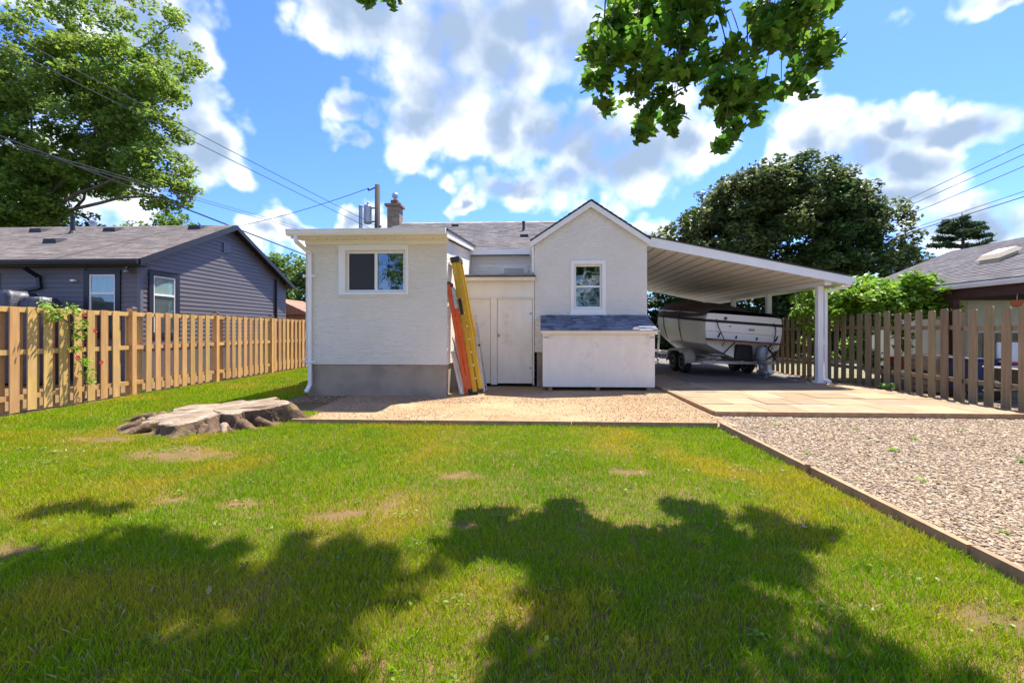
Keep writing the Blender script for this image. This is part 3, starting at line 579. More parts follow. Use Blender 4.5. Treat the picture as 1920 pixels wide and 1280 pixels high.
# ------------------------------------------------------------------ fences
brd = MB().hexa([(-.5, -.5, 0), (.5, -.5, 0), (.5, .5, 0), (-.5, .5, 0)], [(-.5, -.5, 1), (.5, -.5, 1), (.5, .5, 1), (-.5, .5, 1)]).mesh('board'); brd.materials.append(m_fence)
FL = thing('board_fence', 'tan shadowbox board fence along the left side of the lawn', 'fence', (-8.65, 12, 0))
y = 3.2; i = 0; posts = [4.11, 6.76, 9.41, 12.01, 14.62, 17.25, 19.9]
while y < 20.5:
    if all(abs(y - p) > .15 for p in posts):
        piece('board', brd, FL, (-8.60 + random.uniform(-.004, .004), y, .045 + random.uniform(-.012, .012)), (random.uniform(-.006, .006), random.uniform(-.004, .004), random.uniform(-.01, .01)), (.022, .143, 1.76 + random.uniform(-.006, .006)))
    piece('back_board', brd, FL, (-8.70, y + .132, .045 + random.uniform(-.012, .012)), (random.uniform(-.005, .005), 0, 0), (.022, .143, 1.76))
    y += .2635; i += 1
for a, b in zip(posts[:-1], posts[1:]):
    for z in (.24, 1.0, 1.715): piece('rail', brd, FL, (-8.65, (a + b) / 2, z), (0, 0, 0), (.075, b - a - .1, .085))
pst = MB().box(-.5, .5, -.5, .5, 0, 1).mesh('post'); pst.materials.append(m_fence)
for p in posts:
    po = piece('post', pst, FL, (-8.64, p, -.05), (0, 0, 0), (.125, .105, 1.93)); po2 = MB().hexa([(-8.72, p - .07, 1.88), (-8.56, p - .07, 1.88), (-8.56, p + .07, 1.88), (-8.72, p + .07, 1.88)], [(-8.68, p - .03, 1.915), (-8.60, p - .03, 1.915), (-8.60, p + .03, 1.915), (-8.68, p + .03, 1.915)]).build('post_cap', m_navy, FL)
brd2 = MB().prism([(-.5, 0), (.5, 0), (.5, .985), (.35, 1), (-.35, 1), (-.5, .985)], -.5, .5).mesh('picket'); brd2.materials.append(m_fence_old)
FR = thing('picket_fence', 'weathered grey-brown picket fence with open gaps along the right side', 'fence', (8.3, 12, 0))
y = 4.5
while y < 22:
    piece('picket', brd2, FR, (8.27 + random.uniform(-.006, .006), y, -.0 + random.uniform(-.02, .03)), (random.uniform(-.008, .008), random.uniform(-.01, .01), math.pi / 2 + random.uniform(-.03, .03)), (.162, .024, 1.83 + random.uniform(-.03, .03)))
    y += .298
rl2 = MB().box(-.5, .5, -.5, .5, 0, 1).mesh('rail'); rl2.materials.append(m_fence_old)
for (ya, yb) in ((4.4, 6.9), (6.9, 9.35), (9.35, 11.8), (11.8, 14.25), (14.25, 16.7), (16.7, 19.2), (19.2, 22)):
    for z in (.40, 1.42): piece('rail', rl2, FR, (8.315, (ya + yb) / 2, z + random.uniform(-.02, .02)), (random.uniform(-.004, .004), 0, 0), (.04, yb - ya, .085))
    piece('post', rl2, FR, (8.385, ya, -.05), (0, 0, 0), (.09, .09, 1.80))

# ------------------------------------------------------------------ foliage helpers
def leaf_mesh(centers, size, normals_up=0.5, shape='oval', sz_var=0.5, droop=0.0, seed=0):
    """many small leaves: each a bent polygon with a random turn; returns verts, faces (quads)"""
    rg = np.random.default_rng(seed); n = len(centers); C = np.asarray(centers)
    nrm = rg.normal(size=(n, 3)); nrm[:, 2] = np.abs(nrm[:, 2]) + normals_up * 1.4; nrm /= np.linalg.norm(nrm, axis=1)[:, None]
    t = rg.normal(size=(n, 3)); t[:, 2] -= droop * 2; t -= nrm * (t * nrm).sum(1)[:, None]; t /= np.linalg.norm(t, axis=1)[:, None] + 1e-9
    b = np.cross(nrm, t); s = size * (1 + sz_var * rg.uniform(-1, 1, n))
    if shape == 'oval': prof = [(-.5, 0, 0), (0, .30, .07), (.5, 0, -.06), (0, -.30, .07)]; fc = [(0, 1, 2, 3)]
    elif shape == 'maple':
        prof = [(-.5, 0, 0), (-.28, .50, .05), (.10, .20, .06), (.30, .46, 0), (.52, 0, -.07), (.30, -.46, 0), (.10, -.20, .06), (-.28, -.50, .05)]
        fc = [(0, 1, 2, 2), (0, 2, 4, 6), (2, 3, 4, 4), (4, 5, 6, 6), (6, 7, 0, 0)]
    V = np.concatenate([(C + t * (p[0] * s)[:, None] + b * (p[1] * s)[:, None] + nrm * (p[2] * s)[:, None])[:, None] for p in prof], 1)
    k = len(prof); base = (np.arange(n) * k)[:, None]; tris = []
    for f in fc:
        tris.append((f[0], f[1], f[2]))
        if f[3] != f[2]: tris.append((f[0], f[2], f[3]))
    T = np.concatenate([base + np.array(q)[None] for q in tris], 0)
    return V.reshape(-1, 3), T
def clump_points(clumps, per_area, flat=0.75, hollow=0.35, seed=1):
    rg = np.random.default_rng(seed); out = []
    for (x, y, z, r) in clumps:
        m = max(6, int(per_area * r * r)); d = rg.normal(size=(m, 3)); d /= np.linalg.norm(d, axis=1)[:, None]
        q = d * (r * (hollow + (1 - hollow) * rg.random(m) ** 0.6))[:, None]; q[:, 2] *= flat; out.append(q + np.array([x, y, z]))
    return np.concatenate(out)
def limb(mb, p, q, r0, r1, bend=0.15, n=7, sides=7, rnd=random):
    p, q = Vector(p), Vector(q); L = (q - p).length; pts = []
    o1 = Vector((rnd.uniform(-1, 1), rnd.uniform(-1, 1), rnd.uniform(0, 1))) * L * bend
    for i in range(n + 1):
        t = i / n; pts.append(p.lerp(q, t) + o1 * math.sin(math.pi * t) + Vector((rnd.uniform(-1, 1), rnd.uniform(-1, 1), rnd.uniform(-1, 1))) * L * .012)
    pts[0] = p; pts[-1] = q
    mb.tube(pts, [r0 + (r1 - r0) * (i / n) ** .8 for i in range(n + 1)], sides); return pts
def tree(name, label, base, fork_z, trunk_r, ells, m_leaf, leaf, per, clump_r, n_clumps, cat='tree', shape='oval', up=.5, lean=(0, 0), seed=3, limbs=14, m_b=None, group=None, flat=.7, surf=.45, thin=1.0):
    """crown = leaf clumps scattered through ellipsoids (x,y,z,rx,ry,rz,weight)"""
    rd = random.Random(seed); rg = np.random.default_rng(seed); T = thing(name, label, cat, base, group); tot = sum(e[6] for e in ells); cl = []
    for e in ells:
        for _ in range(int(n_clumps * e[6] / tot)):
            d = rg.normal(size=3); d /= np.linalg.norm(d); rr = surf + (1 - surf) * rg.random() ** .5
            cl.append((e[0] + d[0] * e[3] * rr, e[1] + d[1] * e[4] * rr, e[2] + d[2] * e[5] * rr, clump_r * rg.uniform(.55, 1.35)))
    mb = MB(); fk = Vector((base[0] + lean[0], base[1] + lean[1], fork_z)); limb(mb, base, fk, trunk_r, trunk_r * .62, .05, 8, 10, rd)
    forks = []
    for e in ells:
        c = Vector(e[:3]); pts = limb(mb, fk + Vector((0, 0, -rd.random() * fork_z * .15)), c + Vector((0, 0, -e[5] * .25)), trunk_r * .5 * thin, trunk_r * .16 * thin, .12, 8, 7, rd); forks.append(pts)
    for c in rd.sample(cl, min(limbs * len(ells), len(cl))):
        cv = Vector(c[:3]); best = min((p for pts in forks for p in pts[2:]), key=lambda p: (p - cv).length); limb(mb, best, cv, trunk_r * .14 * thin, trunk_r * .03, .12, 5, 5, rd)
    mb.build('trunk', m_b or m_bark, T, smooth=True)
    P = clump_points(cl, per, flat, .25, seed); V, F = leaf_mesh(P, leaf, up, shape, seed=seed)
    o = link('crown', bigmesh('crown', V, F), m_leaf, T); o['kind'] = 'stuff'; return T
def leafmat(name, a, b, rnd=.3, hue=.02, tr=.35, sc=.5): return mat(name, a, b, sc, rough=.5, rnd=rnd, hue=hue, island=True, transl=tr, spec=.35)
m_leafL = leafmat('fresh green leaves', (.17, .27, .035), (.23, .31, .05), rnd=.45, tr=.5)
m_leafM = leafmat('dark maple leaves with bronze tips', (.065, .125, .03), (.14, .16, .05), rnd=.55, hue=.03, tr=.35, sc=.35)
m_leafO = leafmat('overhead maple leaves', (.10, .23, .02), (.15, .29, .03), rnd=.45, tr=.48, sc=1.5)
m_leafV = leafmat('bright vine leaves', (.20, .36, .03), (.27, .42, .05), rnd=.3, tr=.35, sc=1.2)
m_leafP = leafmat('blue green pine needles', (.055, .10, .045), (.09, .13, .05), rnd=.3, tr=.15)
m_leafS = leafmat('mid green shrub leaves', (.11, .20, .03), (.16, .24, .045), rnd=.3, tr=.42)
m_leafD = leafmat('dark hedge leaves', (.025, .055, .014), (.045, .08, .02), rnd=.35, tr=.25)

# ------------------------------------------------------------------ trees behind
tree('large_tree', 'large light green tree behind the grey house at upper left', (-30.5, 25, 0), 6.5, .55,
     [(-29, 25, 15, 5.5, 4, 5.5, 3), (-26, 24, 12.5, 4.5, 3.5, 3.6, 2.2), (-31, 24, 9.5, 4, 3, 2.6, 1.3), (-23.5, 24, 15.6, 3.2, 2.5, 1.7, .9), (-21.2, 24, 14.6, 1.6, 1.6, 1.0, .35), (-22.0, 24, 12.4, 2.6, 2, 1.0, .45),
      (-20.6, 24, 10.4, 1.9, 1.8, .9, .4), (-20.0, 24, 8.9, 1.3, 1.5, 1.0, .3), (-24.5, 24, 9.9, 2.6, 2.0, 1.2, .6), (-25, 27, 19, 4, 3.5, 3, 1), (-27.5, 25, 7.2, 3, 2, 1.2, .6), (-34, 25, 14, 5, 4, 6, 2), (-28.5, 23.5, 8.2, 3.5, 2, 1.6, 1.0), (-32, 23.5, 7.2, 3, 2, 1.6, .7)],
     m_leafL, .23, 225, .62, 1130, lean=(.8, -.3), seed=5, limbs=3, thin=.55)
tree('dark_maple', 'broad dark green maple with bronze leaves behind the carport', (14.5, 28, 0), 3.2, .45,
     [(14.3, 27.5, 7.4, 5.2, 4, 3.8, 3), (10.6, 27, 6.3, 3.2, 3, 2.6, 1.5), (18.2, 27, 6.2, 3.0, 3, 2.8, 1.4), (15.5, 26, 4.2, 5.0, 3, 1.8, 1.3), (9.6, 27, 4.2, 2.5, 2.5, 2.0, .7), (12.5, 27, 8.8, 2.6, 2.5, 1.9, .7), (17, 27, 8.6, 2.2, 2.5, 1.9, .6), (14.9, 27, 9.0, 3.2, 3, 2.3, 1.2), (21, 28, 4.5, 2.3, 2.5, 2.0, .6)],
     m_leafM, .24, 250, .62, 1000, seed=8, limbs=4, up=.7, thin=.6, surf=.42)
tree('garden_tree', 'low leafy tree over the roof of the grey house', (-22.5, 27, 0), 4, .2, [(-22.3, 27, 7.0, 2.2, 2, 1.3, 1), (-25.0, 27, 6.6, 2.2, 2, 1.5, 1)], m_leafS, .28, 130, .7, 90, seed=12, limbs=6)
tree('round_tree', 'green tree seen between the grey house and the stucco wing', (-17.0, 31, 0), 2.2, .2, [(-17.0, 31, 4.5, 2.3, 2.2, 2.3, 2), (-19.5, 32, 5.0, 1.7, 2, 2.0, 1), (-14.6, 32, 4.5, 2, 2, 2.3, 1)], m_leafS, .30, 140, .7, 170, seed=13, limbs=6)
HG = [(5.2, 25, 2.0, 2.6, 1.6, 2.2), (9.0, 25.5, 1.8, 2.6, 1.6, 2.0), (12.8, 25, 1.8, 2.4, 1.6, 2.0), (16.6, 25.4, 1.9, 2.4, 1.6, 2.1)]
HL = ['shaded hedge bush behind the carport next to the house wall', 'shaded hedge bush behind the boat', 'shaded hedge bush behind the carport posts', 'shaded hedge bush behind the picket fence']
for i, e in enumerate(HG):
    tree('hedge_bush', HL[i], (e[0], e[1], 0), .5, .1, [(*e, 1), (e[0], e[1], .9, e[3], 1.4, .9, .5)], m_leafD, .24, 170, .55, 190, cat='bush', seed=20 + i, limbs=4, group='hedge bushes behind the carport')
def pine(name, label, base, h, r, seed):
    rd = random.Random(seed); T = thing(name, label, 'tree', base); mb = MB(); mb.tube([base, (base[0] + .2, base[1], h * .5), (base[0], base[1], h)], [.3, .2, .04], 8); pts = []
    z = h * .25
    while z < h - .2:
        k = rd.randint(4, 6); rr = r * (1 - (z / h) ** 1.7) * rd.uniform(.7, 1.15) + .3
        for j in range(k):
            a = rd.uniform(0, 6.28); tip = Vector((base[0] + math.cos(a) * rr, base[1] + math.sin(a) * rr, z + rr * rd.uniform(.05, .3))); mb.tube([(base[0], base[1], z), tip], [.05, .015], 5)
            for q in range(int(5 + rr * 4)):
                t = rd.uniform(.3, 1.05); c = Vector((base[0], base[1], z)).lerp(tip, t); pts.append((c.x, c.y, c.z + .08, .34))
        z += rd.uniform(.45, .7)
    mb.build('trunk', m_bark, T, smooth=True); P = clump_points(pts, 170, .55, .1, seed); V, F = leaf_mesh(P, .42, .3, 'oval', seed=seed)
    V = V.reshape(-1, 4, 3); c = V.mean(1, keepdims=True); d = (V[:, 1:2] - V[:, 3:4]); V[:, 1:2] -= d * .30; V[:, 3:4] += d * .30; V = V.reshape(-1, 3)
    o = link('crown', bigmesh('crown', V, F), m_leafP, T); o['kind'] = 'stuff'
pine('pine_tree', 'tall pine behind the roof with the skylight', (36, 40, 0), 11.3, 5.4, 31)
pine('pine_tree', 'smaller pine top right of the taller pine', (41.2, 41, 0), 9.0, 3.0, 32)
# distant trees closing the horizon
for i, (x, yy, z, r) in enumerate([(-34, 60, 4, 5), (-22, 66, 4, 5), (-6, 62, 4.0, 5), (6, 60, 4, 5), (24, 60, 4.5, 6), (38, 62, 4, 6), (52, 58, 4.5, 6), (-50, 55, 5, 6), (-64, 50, 5, 6), (66, 50, 5, 6)]):
    lab = ['far tree behind the large light green tree', 'far tree beyond the gap beside the stucco wing', 'far tree hidden by the house chimney', 'far tree behind the gable roof', 'far tree behind the dark maple', 'far tree behind the tall pine', 'far tree right of the pines', 'far tree left of the grey house', 'far tree at the far left edge', 'far tree at the far right edge'][i]
    tree('far_tree', lab, (x, yy, 0), 2, .3, [(x, yy, z, r, 3, 3.2, 1)], m_leafS, .5, 26, 1.3, 45, seed=40 + i, limbs=4, group='far trees on the horizon')

# ------------------------------------------------------------------ grey neighbour house
NH = thing('grey_house', 'charcoal sided bungalow with grey shingle roof behind the left fence', 'house', (-16, 16, 0))
NX, NY0, NY1, NE, NP, NXL = -11.0, 12.25, 19.75, 3.40, 5.12, -24.0
NYM = (NY0 + NY1) / 2
MB().box(NXL, NX - .03, NY0 + .03, NY1, -.1, 3.5).prismx([(NY0 + .05, 3.5), (NY1, 3.5), (NYM, NP)], NXL, NX - .03).build('wall', m_siding, NH)
lapx = MB().prismx([(.03, 0), (-.022, 0), (-.004, 1), (.03, 1)], -.5, .5).mesh('siding_board'); lapx.materials.append(m_siding)
rows = [(1.0 + i * .135) for i in range(31)]
fw = (-12.62, -11.55, 1.2, 3.10)
for z in rows:
    if z < 3.33:
        segs = [(NXL, NX - .06)]
        if fw[2] - .13 < z < fw[3]: segs = [(NXL, fw[0]), (fw[1], NX - .06)]
        for a, b in segs: piece('siding_board', lapx, NH, ((a + b) / 2, NY0, z), (0, 0, 0), (b - a, 1, .135))
gwv = (12.50, 13.62, 1.2, 3.12)
for z in rows:
    zt = z + .06; sl = (NP - NE) / (NYM - NY0)
    a, b = (NY0 + .06, NY1 - .02) if zt < NE else (NY0 + (zt - NE) / sl + .02, NY1 - (zt - NE) / sl - .02)
    if b - a < .15: continue
    segs = [(a, b)]
    if gwv[2] - .13 < z < gwv[3]: segs = [(a, gwv[0]), (gwv[1], b)]
    for p, q in segs: piece('siding_board', lapx, NH, (NX, (p + q) / 2, z), (0, 0, math.pi / 2), (q - p, 1, .135))
m_corner = mat('grey corner trim', (.14, .135, .15), (.12, .115, .13), 3, rough=.5)
MB().box(NX - .07, NX + .035, NY0 - .035, NY0 + .06, -.1, 3.36).build('corner_post', m_corner, NH)
sl = (NP - NE) / (NYM - NY0); oh = .32
rz0 = NE + .10 - oh * sl
rd_ = MB()
for (ya, yb) in ((NY0 - oh, NYM), (NY1 + oh, NYM)):
    deck(rd_, NXL - .2, NX + .28, ya, rz0, yb, NP + .10, .07)
nro = rd_.build('roof', m_navy, NH)
shingle_roof('shingle', nro, m_shing_nb, (NXL - .2, NY0 - oh - .02, rz0 + .004), (1, 0, 0), (0, NYM - NY0 + oh, NP + .10 - rz0), NX + .28 - NXL + .2, math.hypot(NYM - NY0 + oh, NP + .1 - rz0), .15, .33)
for (ya, yb) in ((NY0 - oh, NYM), (NY1 + oh, NYM)):
    MB().hexa([(NX + .26, ya, rz0 - .16), (NX + .30, ya, rz0 - .16), (NX + .30, ya, rz0 - .005), (NX + .26, ya, rz0 - .005)], [(NX + .26, yb, NP - .07), (NX + .30, yb, NP - .07), (NX + .30, yb, NP + .095), (NX + .26, yb, NP + .095)]).build('rake_board', m_navy, NH)
MB().box(NXL - .2, NX + .26, NY0 - oh, NY0 + .04, rz0 - .17, rz0 - .15).build('soffit', m_navy, NH)
MB().prismx([(NY0 - oh - .01, rz0 - .14), (NY0 - oh - .09, rz0 - .14), (NY0 - oh - .13, rz0 - .06), (NY0 - oh - .13, rz0 - .01), (NY0 - oh - .01, rz0 - .01)], NXL - .2, NX + .27).build('gutter', m_navy, NH)
def nb_window(face, a, b, z0, z1, label):
    def bx_(mb, u0, u1, d0, d1, zz0, zz1):
        if face == 'y': mb.box(u0, u1, NY0 - d1, NY0 - d0, zz0, zz1)
        else: mb.box(NX + d0, NX + d1, u0, u1, zz0, zz1)
        return mb
    t = .15; tr = MB(); bx_(tr, a, a + t, .0, .05, z0, z1); bx_(tr, b - t, b, .0, .05, z0, z1); bx_(tr, a + t, b - t, .0, .05, z1 - t * .8, z1); bx_(tr, a + t, b - t, 0, .05, z0, z0 + t)
    w = tr.build('window', m_navy, NH); tag(w, label); i0, i1, j0, j1 = a + t, b - t, z0 + t, z1 - t * .8; fr = MB(); s = .045; mid = (2.45)
    bx_(fr, i0, i0 + s, .0, .03, j0, j1); bx_(fr, i1 - s, i1, 0, .03, j0, j1); bx_(fr, i0 + s, i1 - s, 0, .03, j1 - s, j1); bx_(fr, i0 + s, i1 - s, 0, .03, mid - .025, mid + .025); fr.build('frame', m_vinyl, w)
    for (q0, q1) in ((j0, mid - .025), (mid + .025, j1 - s)): pa = bx_(MB(), i0 + s, i1 - s, .012, .016, q0, q1).build('pane', m_glass2, w)
    bx_(MB(), i0, i1, -.02, .0, mid, j1).build('curtain', m_lace, w); bx_(MB(), i0, i1, -.02, .0, j0, mid - .001).build('blind', mat('grey blind', (.16, .16, .165), (.13, .13, .14), 3), w)
nb_window('y', fw[0], fw[1], fw[2], fw[3], 'window on the wall facing the viewer'); nb_window('x', gwv[0], gwv[1], gwv[2], gwv[3], 'window on the gable end')
MB().box(NX + .02, NX + .05, 15.62, 15.98, 4.18, 4.52).build('gable_vent', m_corner, NH)
dsn = MB().bar((-14.0, NY0 - .38, 3.14), (-13.93, NY0 - .06, 2.92), .09, .07, (0, 1, 0)).bar((-13.93, NY0 - .06, 2.95), (-13.90, NY0 - .06, 2.60), .09, .07, (0, 1, 0)).bar((-13.9, NY0 - .07, 2.62), (-14.6, NY0 - .07, 2.50), .08, .06, (0, 1, 0)).build('downspout', m_navy, NH)
MB().bar((NX + .06, 18.9, .2), (NX + .06, 18.9, 3.6), .08, .06, (0, 1, 0)).build('downspout', m_navy, NH)
MB().box(-15.75, -15.15, NY0 - .05, NY0 - .02, 1.2, 3.04).build('door', m_navy, NH)
MB().lathe((-11.27, NY0 - .14, 3.02), [(.02, .16), (.025, .10), (.07, .06), (.09, 0)], 12).build('lamp', m_galv, NH)
MB().box(-12.95, -12.83, NY0 - .12, NY0 - .02, 2.78, 2.84).build('camera_box', m_white, NH, .01)
def on_roof(x, yy): return (x, yy, rz0 + (yy - NY0 + oh) * sl + .02)
for (x, yy) in ((-17.4, 15.3), (-14.7, 15.3), (-15.2, 13.8), (-11.8, 15.5)):
    p = on_roof(x, yy); MB().hexa([(x - .24, yy - .2, p[2] - .12), (x + .24, yy - .2, p[2] - .12), (x + .24, yy + .2, p[2] + .05), (x - .24, yy + .2, p[2] + .05)], [(x - .2, yy - .19, p[2] + .06), (x + .2, yy - .19, p[2] + .06), (x + .2, yy + .18, p[2] + .14), (x - .2, yy + .18, p[2] + .14)]).build('roof_vent', m_black, NH)
p = on_roof(-15.9, 15.0); MB().lathe((p[0], p[1], p[2] - .08), [(.16, 0), (.08, .14), (.07, .15), (.07, .62), (.09, .62), (.09, .68)], 12).build('vent_pipe', m_black, NH)
nc = MB().box(-18.1, -17.3, 17.2, 17.8, 4.6, 5.45).build('chimney', m_brick, NH)
for r in range(4):
    for k in range(4): piece('brick', bk, nc, (-18.0 + k * .2 + (.0 if r % 2 else -.0), 17.2, 5.08 + r * .09), (0, 0, 0), (.185, .03, .078))
MB().box(-18.16, -17.24, 17.14, 17.86, 5.45, 5.51).build('cap', m_block, nc)
MB().lathe((-17.7, 17.5, 5.51), [(.1, 0), (.1, .2), (.14, .21), (.14, .28)], 10).build('flue_cap', m_galv, nc)
# covered barbecue by the grey house
m_cover = mat('dark plastic cover', (.035, .033, .042), (.06, .058, .07), 3, rough=.42, bump=.6, bscale=5, bdist=.05)
BQ = thing('covered_barbecue', 'barbecue under a dark wrinkled cover behind the left fence', 'barbecue', (-13.6, 11.2, 0))
def blob_box(x0, x1, y0, y1, z0, z1, seed, n=9):
    rg = random.Random(seed); mb = MB(); rings = []
    for zi, (t, ins) in enumerate(((0, 0), (.5, .01), (.82, .03), (.95, .09), (1.0, .2))):
        z = z0 + (z1 - z0) * t; ring = []
        for (cx, cy) in [(x0, y0), (x1, y0), (x1, y1), (x0, y1)]:
            pass
        per = []
        for s in range(4):
            A = [(x0, y0), (x1, y0), (x1, y1), (x0, y1)][s]; B = [(x1, y0), (x1, y1), (x0, y1), (x0, y0)][s]
            for k in range(n): per.append((A[0] + (B[0] - A[0]) * k / n, A[1] + (B[1] - A[1]) * k / n))
        cx, cy = (x0 + x1) / 2, (y0 + y1) / 2
        for (px, py) in per: ring.append((cx + (px - cx) * (1 - ins) + rg.uniform(-.02, .02), cy + (py - cy) * (1 - ins) + rg.uniform(-.02, .02), z + rg.uniform(-.025, .025)))
        rings.append(ring)
    m = len(rings[0])
    for r in rings: mb.v += r
    for a in range(len(rings) - 1):
        for k in range(m): mb.f.append((a * m + k, a * m + (k + 1) % m, (a + 1) * m + (k + 1) % m, (a + 1) * m + k))
    mb.f.append(tuple((len(rings) - 1) * m + k for k in range(m))); return mb
blob_box(-14.9, -13.2, 10.9, 11.7, .05, 2.42, 3).build('cover', m_cover, BQ, smooth=True)
blob_box(-13.2, -12.55, 11.0, 11.6, .05, 2.25, 4).build('side_cover', m_cover, BQ, smooth=True)

# ------------------------------------------------------------------ right neighbour's open shelter
NR = thing('garden_shelter', 'open timber shelter with grey shingle roof and white gutter behind the picket fence', 'shelter', (12, 11, 0))
RE, RZ, RS, RXR = 10.0, 2.52, .41, 13.55
rk = MB(); y0, y1 = 9.0, 15.4
rk.hexa([(RE, y0, RZ - .06), (RXR, y0, RZ - .06 + RS * (RXR - RE)), (RXR, y1, RZ - .06 + RS * (RXR - RE)), (RE, y1, RZ - .06)], [(RE, y0, RZ), (RXR, y0, RZ + RS * (RXR - RE)), (RXR, y1, RZ + RS * (RXR - RE)), (RE, y1, RZ)])
rk.hexa([(2 * RXR - RE, y0, RZ - .06), (RXR, y0, RZ - .06 + RS * (RXR - RE)), (RXR, y1, RZ - .06 + RS * (RXR - RE)), (2 * RXR - RE, y1, RZ - .06)], [(2 * RXR - RE, y0, RZ), (RXR, y0, RZ + RS * (RXR - RE)), (RXR, y1, RZ + RS * (RXR - RE)), (2 * RXR - RE, y1, RZ)])
rko = rk.build('roof', m_black, NR)
shingle_roof('shingle', rko, m_shing_rt, (RE - .02, y0, RZ + .004), (0, 1, 0), (1, 0, RS), y1 - y0, (RXR - RE) * math.hypot(1, RS), .14, .33)
MB().prism([(RE - .13, RZ - .03), (RE - .13, RZ - .07), (RE - .10, RZ - .14), (RE - .02, RZ - .14), (RE - .02, RZ - .03)], y0, 12.6).build('gutter', m_white, NR)
MB().box(RE + .02, RE + .14, y0, 12.9, RZ - .36, RZ - .07).build('beam', m_redwood, NR)
for yy in (11.42, 9.3): MB().box(RE + .02, RE + .15, yy - .08, yy + .08, -.1, RZ - .36).build('post', m_redwood, NR)
MB().box(10.16, 16.9, 12.72, 12.86, RZ - .30, RZ - .08).build('beam', m_redwood, NR)
for yy in (y0 + .12, y1 - .2): MB().prism([(RE + .2, RZ - .04), (2 * RXR - RE - .2, RZ - .04), (RXR, RZ + RS * (RXR - RE) - .12)], yy, yy + .05).build('gable_panel', m_redwood, NR)
for yy in (9.3, 12.79, 15.2): MB().box(2 * RXR - RE - .16, 2 * RXR - RE - .02, yy - .07, yy + .07, -.1, RZ - .10).build('post', m_redwood, NR)
wl = thing('cream_outbuilding', 'cream sided wall of a building beyond the garden shelter', 'building', (15, 14, 0))
MB().box(12.1, 19.5, 13.3, 17, -.1, 2.9).build('wall', m_cream, wl)
lapw = MB().prismx([(.02, 0), (-.018, 0), (-.003, 1), (.02, 1)], -.5, .5).mesh('siding_board'); lapw.materials.append(m_cream)
for i in range(20): piece('siding_board', lapw, wl, (15.8, 13.3, .0 + i * .125), (0, 0, 0), (7.38, 1, .125))
MB().box(12.0, 19.6, 13.1, 17.2, 2.9, 3.0).build('roof', m_shing_rt, wl)
m_sky = mat('cream plastic dome', (.55, .47, .33), (.46, .39, .27), 3, rough=.5)
def rp(x, yy, h): return (x, yy, RZ + RS * (x - RE) + h)
SKL = MB(); xa, xb, ya, yb = 11.36, 11.80, 11.65, 12.15
SKL.hexa([rp(xa, ya, .02), rp(xb, ya, .02), rp(xb, yb, .02), rp(xa, yb, .02)], [rp(xa, ya, .12), rp(xb, ya, .12), rp(xb, yb, .12), rp(xa, yb, .12)])
SKL.hexa([rp(xa - .06, ya - .06, .12), rp(xb + .06, ya - .06, .12), rp(xb + .06, yb + .06, .12), rp(xa - .06, yb + .06, .12)], [rp(xa + .02, ya + .02, .22), rp(xb - .02, ya + .02, .22), rp(xb - .02, yb - .02, .22), rp(xa + .02, yb - .02, .22)])
SKL.build('skylight', m_sky, NR)
# far brown shed left
FS = thing('brown_shed', 'small brown garden shed beyond the left fence beside the stucco wing', 'shed', (-13.5, 24, 0))
m_bshed = mat('brown shed board', (.30, .15, .09), (.24, .12, .07), 2, (4, 4, 1), rough=.8)
MB().box(-15.0, -11.6, 23, 25.5, -.1, 2.3).build('wall', m_bshed, FS)
MB().prism([(-15.2, 2.25), (-11.4, 2.25), (-13.3, 3.1)], 22.8, 25.7).build('roof', m_bshed, FS)

# ------------------------------------------------------------------ boat and trailer
m_gel = mat('white gelcoat', (.84, .79, .70), (.79, .74, .65), 1.2, rough=.32, coat=.05)
m_gel2 = mat('pale hull bottom', (.55, .53, .48), (.47, .45, .40), 2.5, rough=.35)
m_tarp = mat('dark brown canvas', (.075, .046, .038), (.105, .068, .056), 4, rough=.85, bump=.6, bscale=9, bdist=.02)
m_strap = mat('black strap', (.012, .012, .013), (.02, .02, .02), 9, rough=.7)
m_teak = mat('red brown teak', (.16, .052, .03), (.11, .036, .022), 5, (6, 1, 1), rough=.6)
m_tyre = mat('tyre rubber', (.018, .018, .018), (.028, .027, .026), 14, rough=.85)
m_trl = mat('white painted trailer steel', (.60, .585, .54), (.48, .46, .42), 4, rough=.5, c3=(.30, .24, .18), scale3=3, lo3=.65, hi3=.85)
m_drive = mat('grey outdrive metal', (.30, .31, .34), (.20, .21, .24), 5, rough=.4, metal=.4)
BO = thing('motor_boat', 'white motor boat under a brown cover parked on a trailer in the carport', 'boat', (5.97, 13.30, .52), rot=(R(1.0), R(4.2), R(4.5)))
NS = 15; LEN = 6.5
def station(t):
    w = 1.13 * (1 - max(0, (t - .42) / .58) ** 2.3) if t < 1 else 0.0
    w = max(w, .02)
    zk = 0.0 + (0 if t < .55 else ((t - .55) / .45) ** 2.4 * .85); zc = .40 + .25 * t ** 2 + (max(0, t - .6) * .5); zr = 1.10 + .30 * t; zd = zr + .20 + .06 * t; wc = w * (.90 - .15 * t)
    return [(0, zk), (wc * .5, zk + (zc - zk) * .45), (wc, zc), (wc * 1.02 + .01, zc + .03), (w * .985, (zc + zr) / 2 + .06), (w * .99, zr - .04), (w * 1.02, zr - .03), (w * 1.02, zr + .03), (w * .985, zr + .04), (w * .955, zd), (w * .80, zd + .02)]
st = [station(i / (NS - 1)) for i in range(NS)]; K = len(st[0])
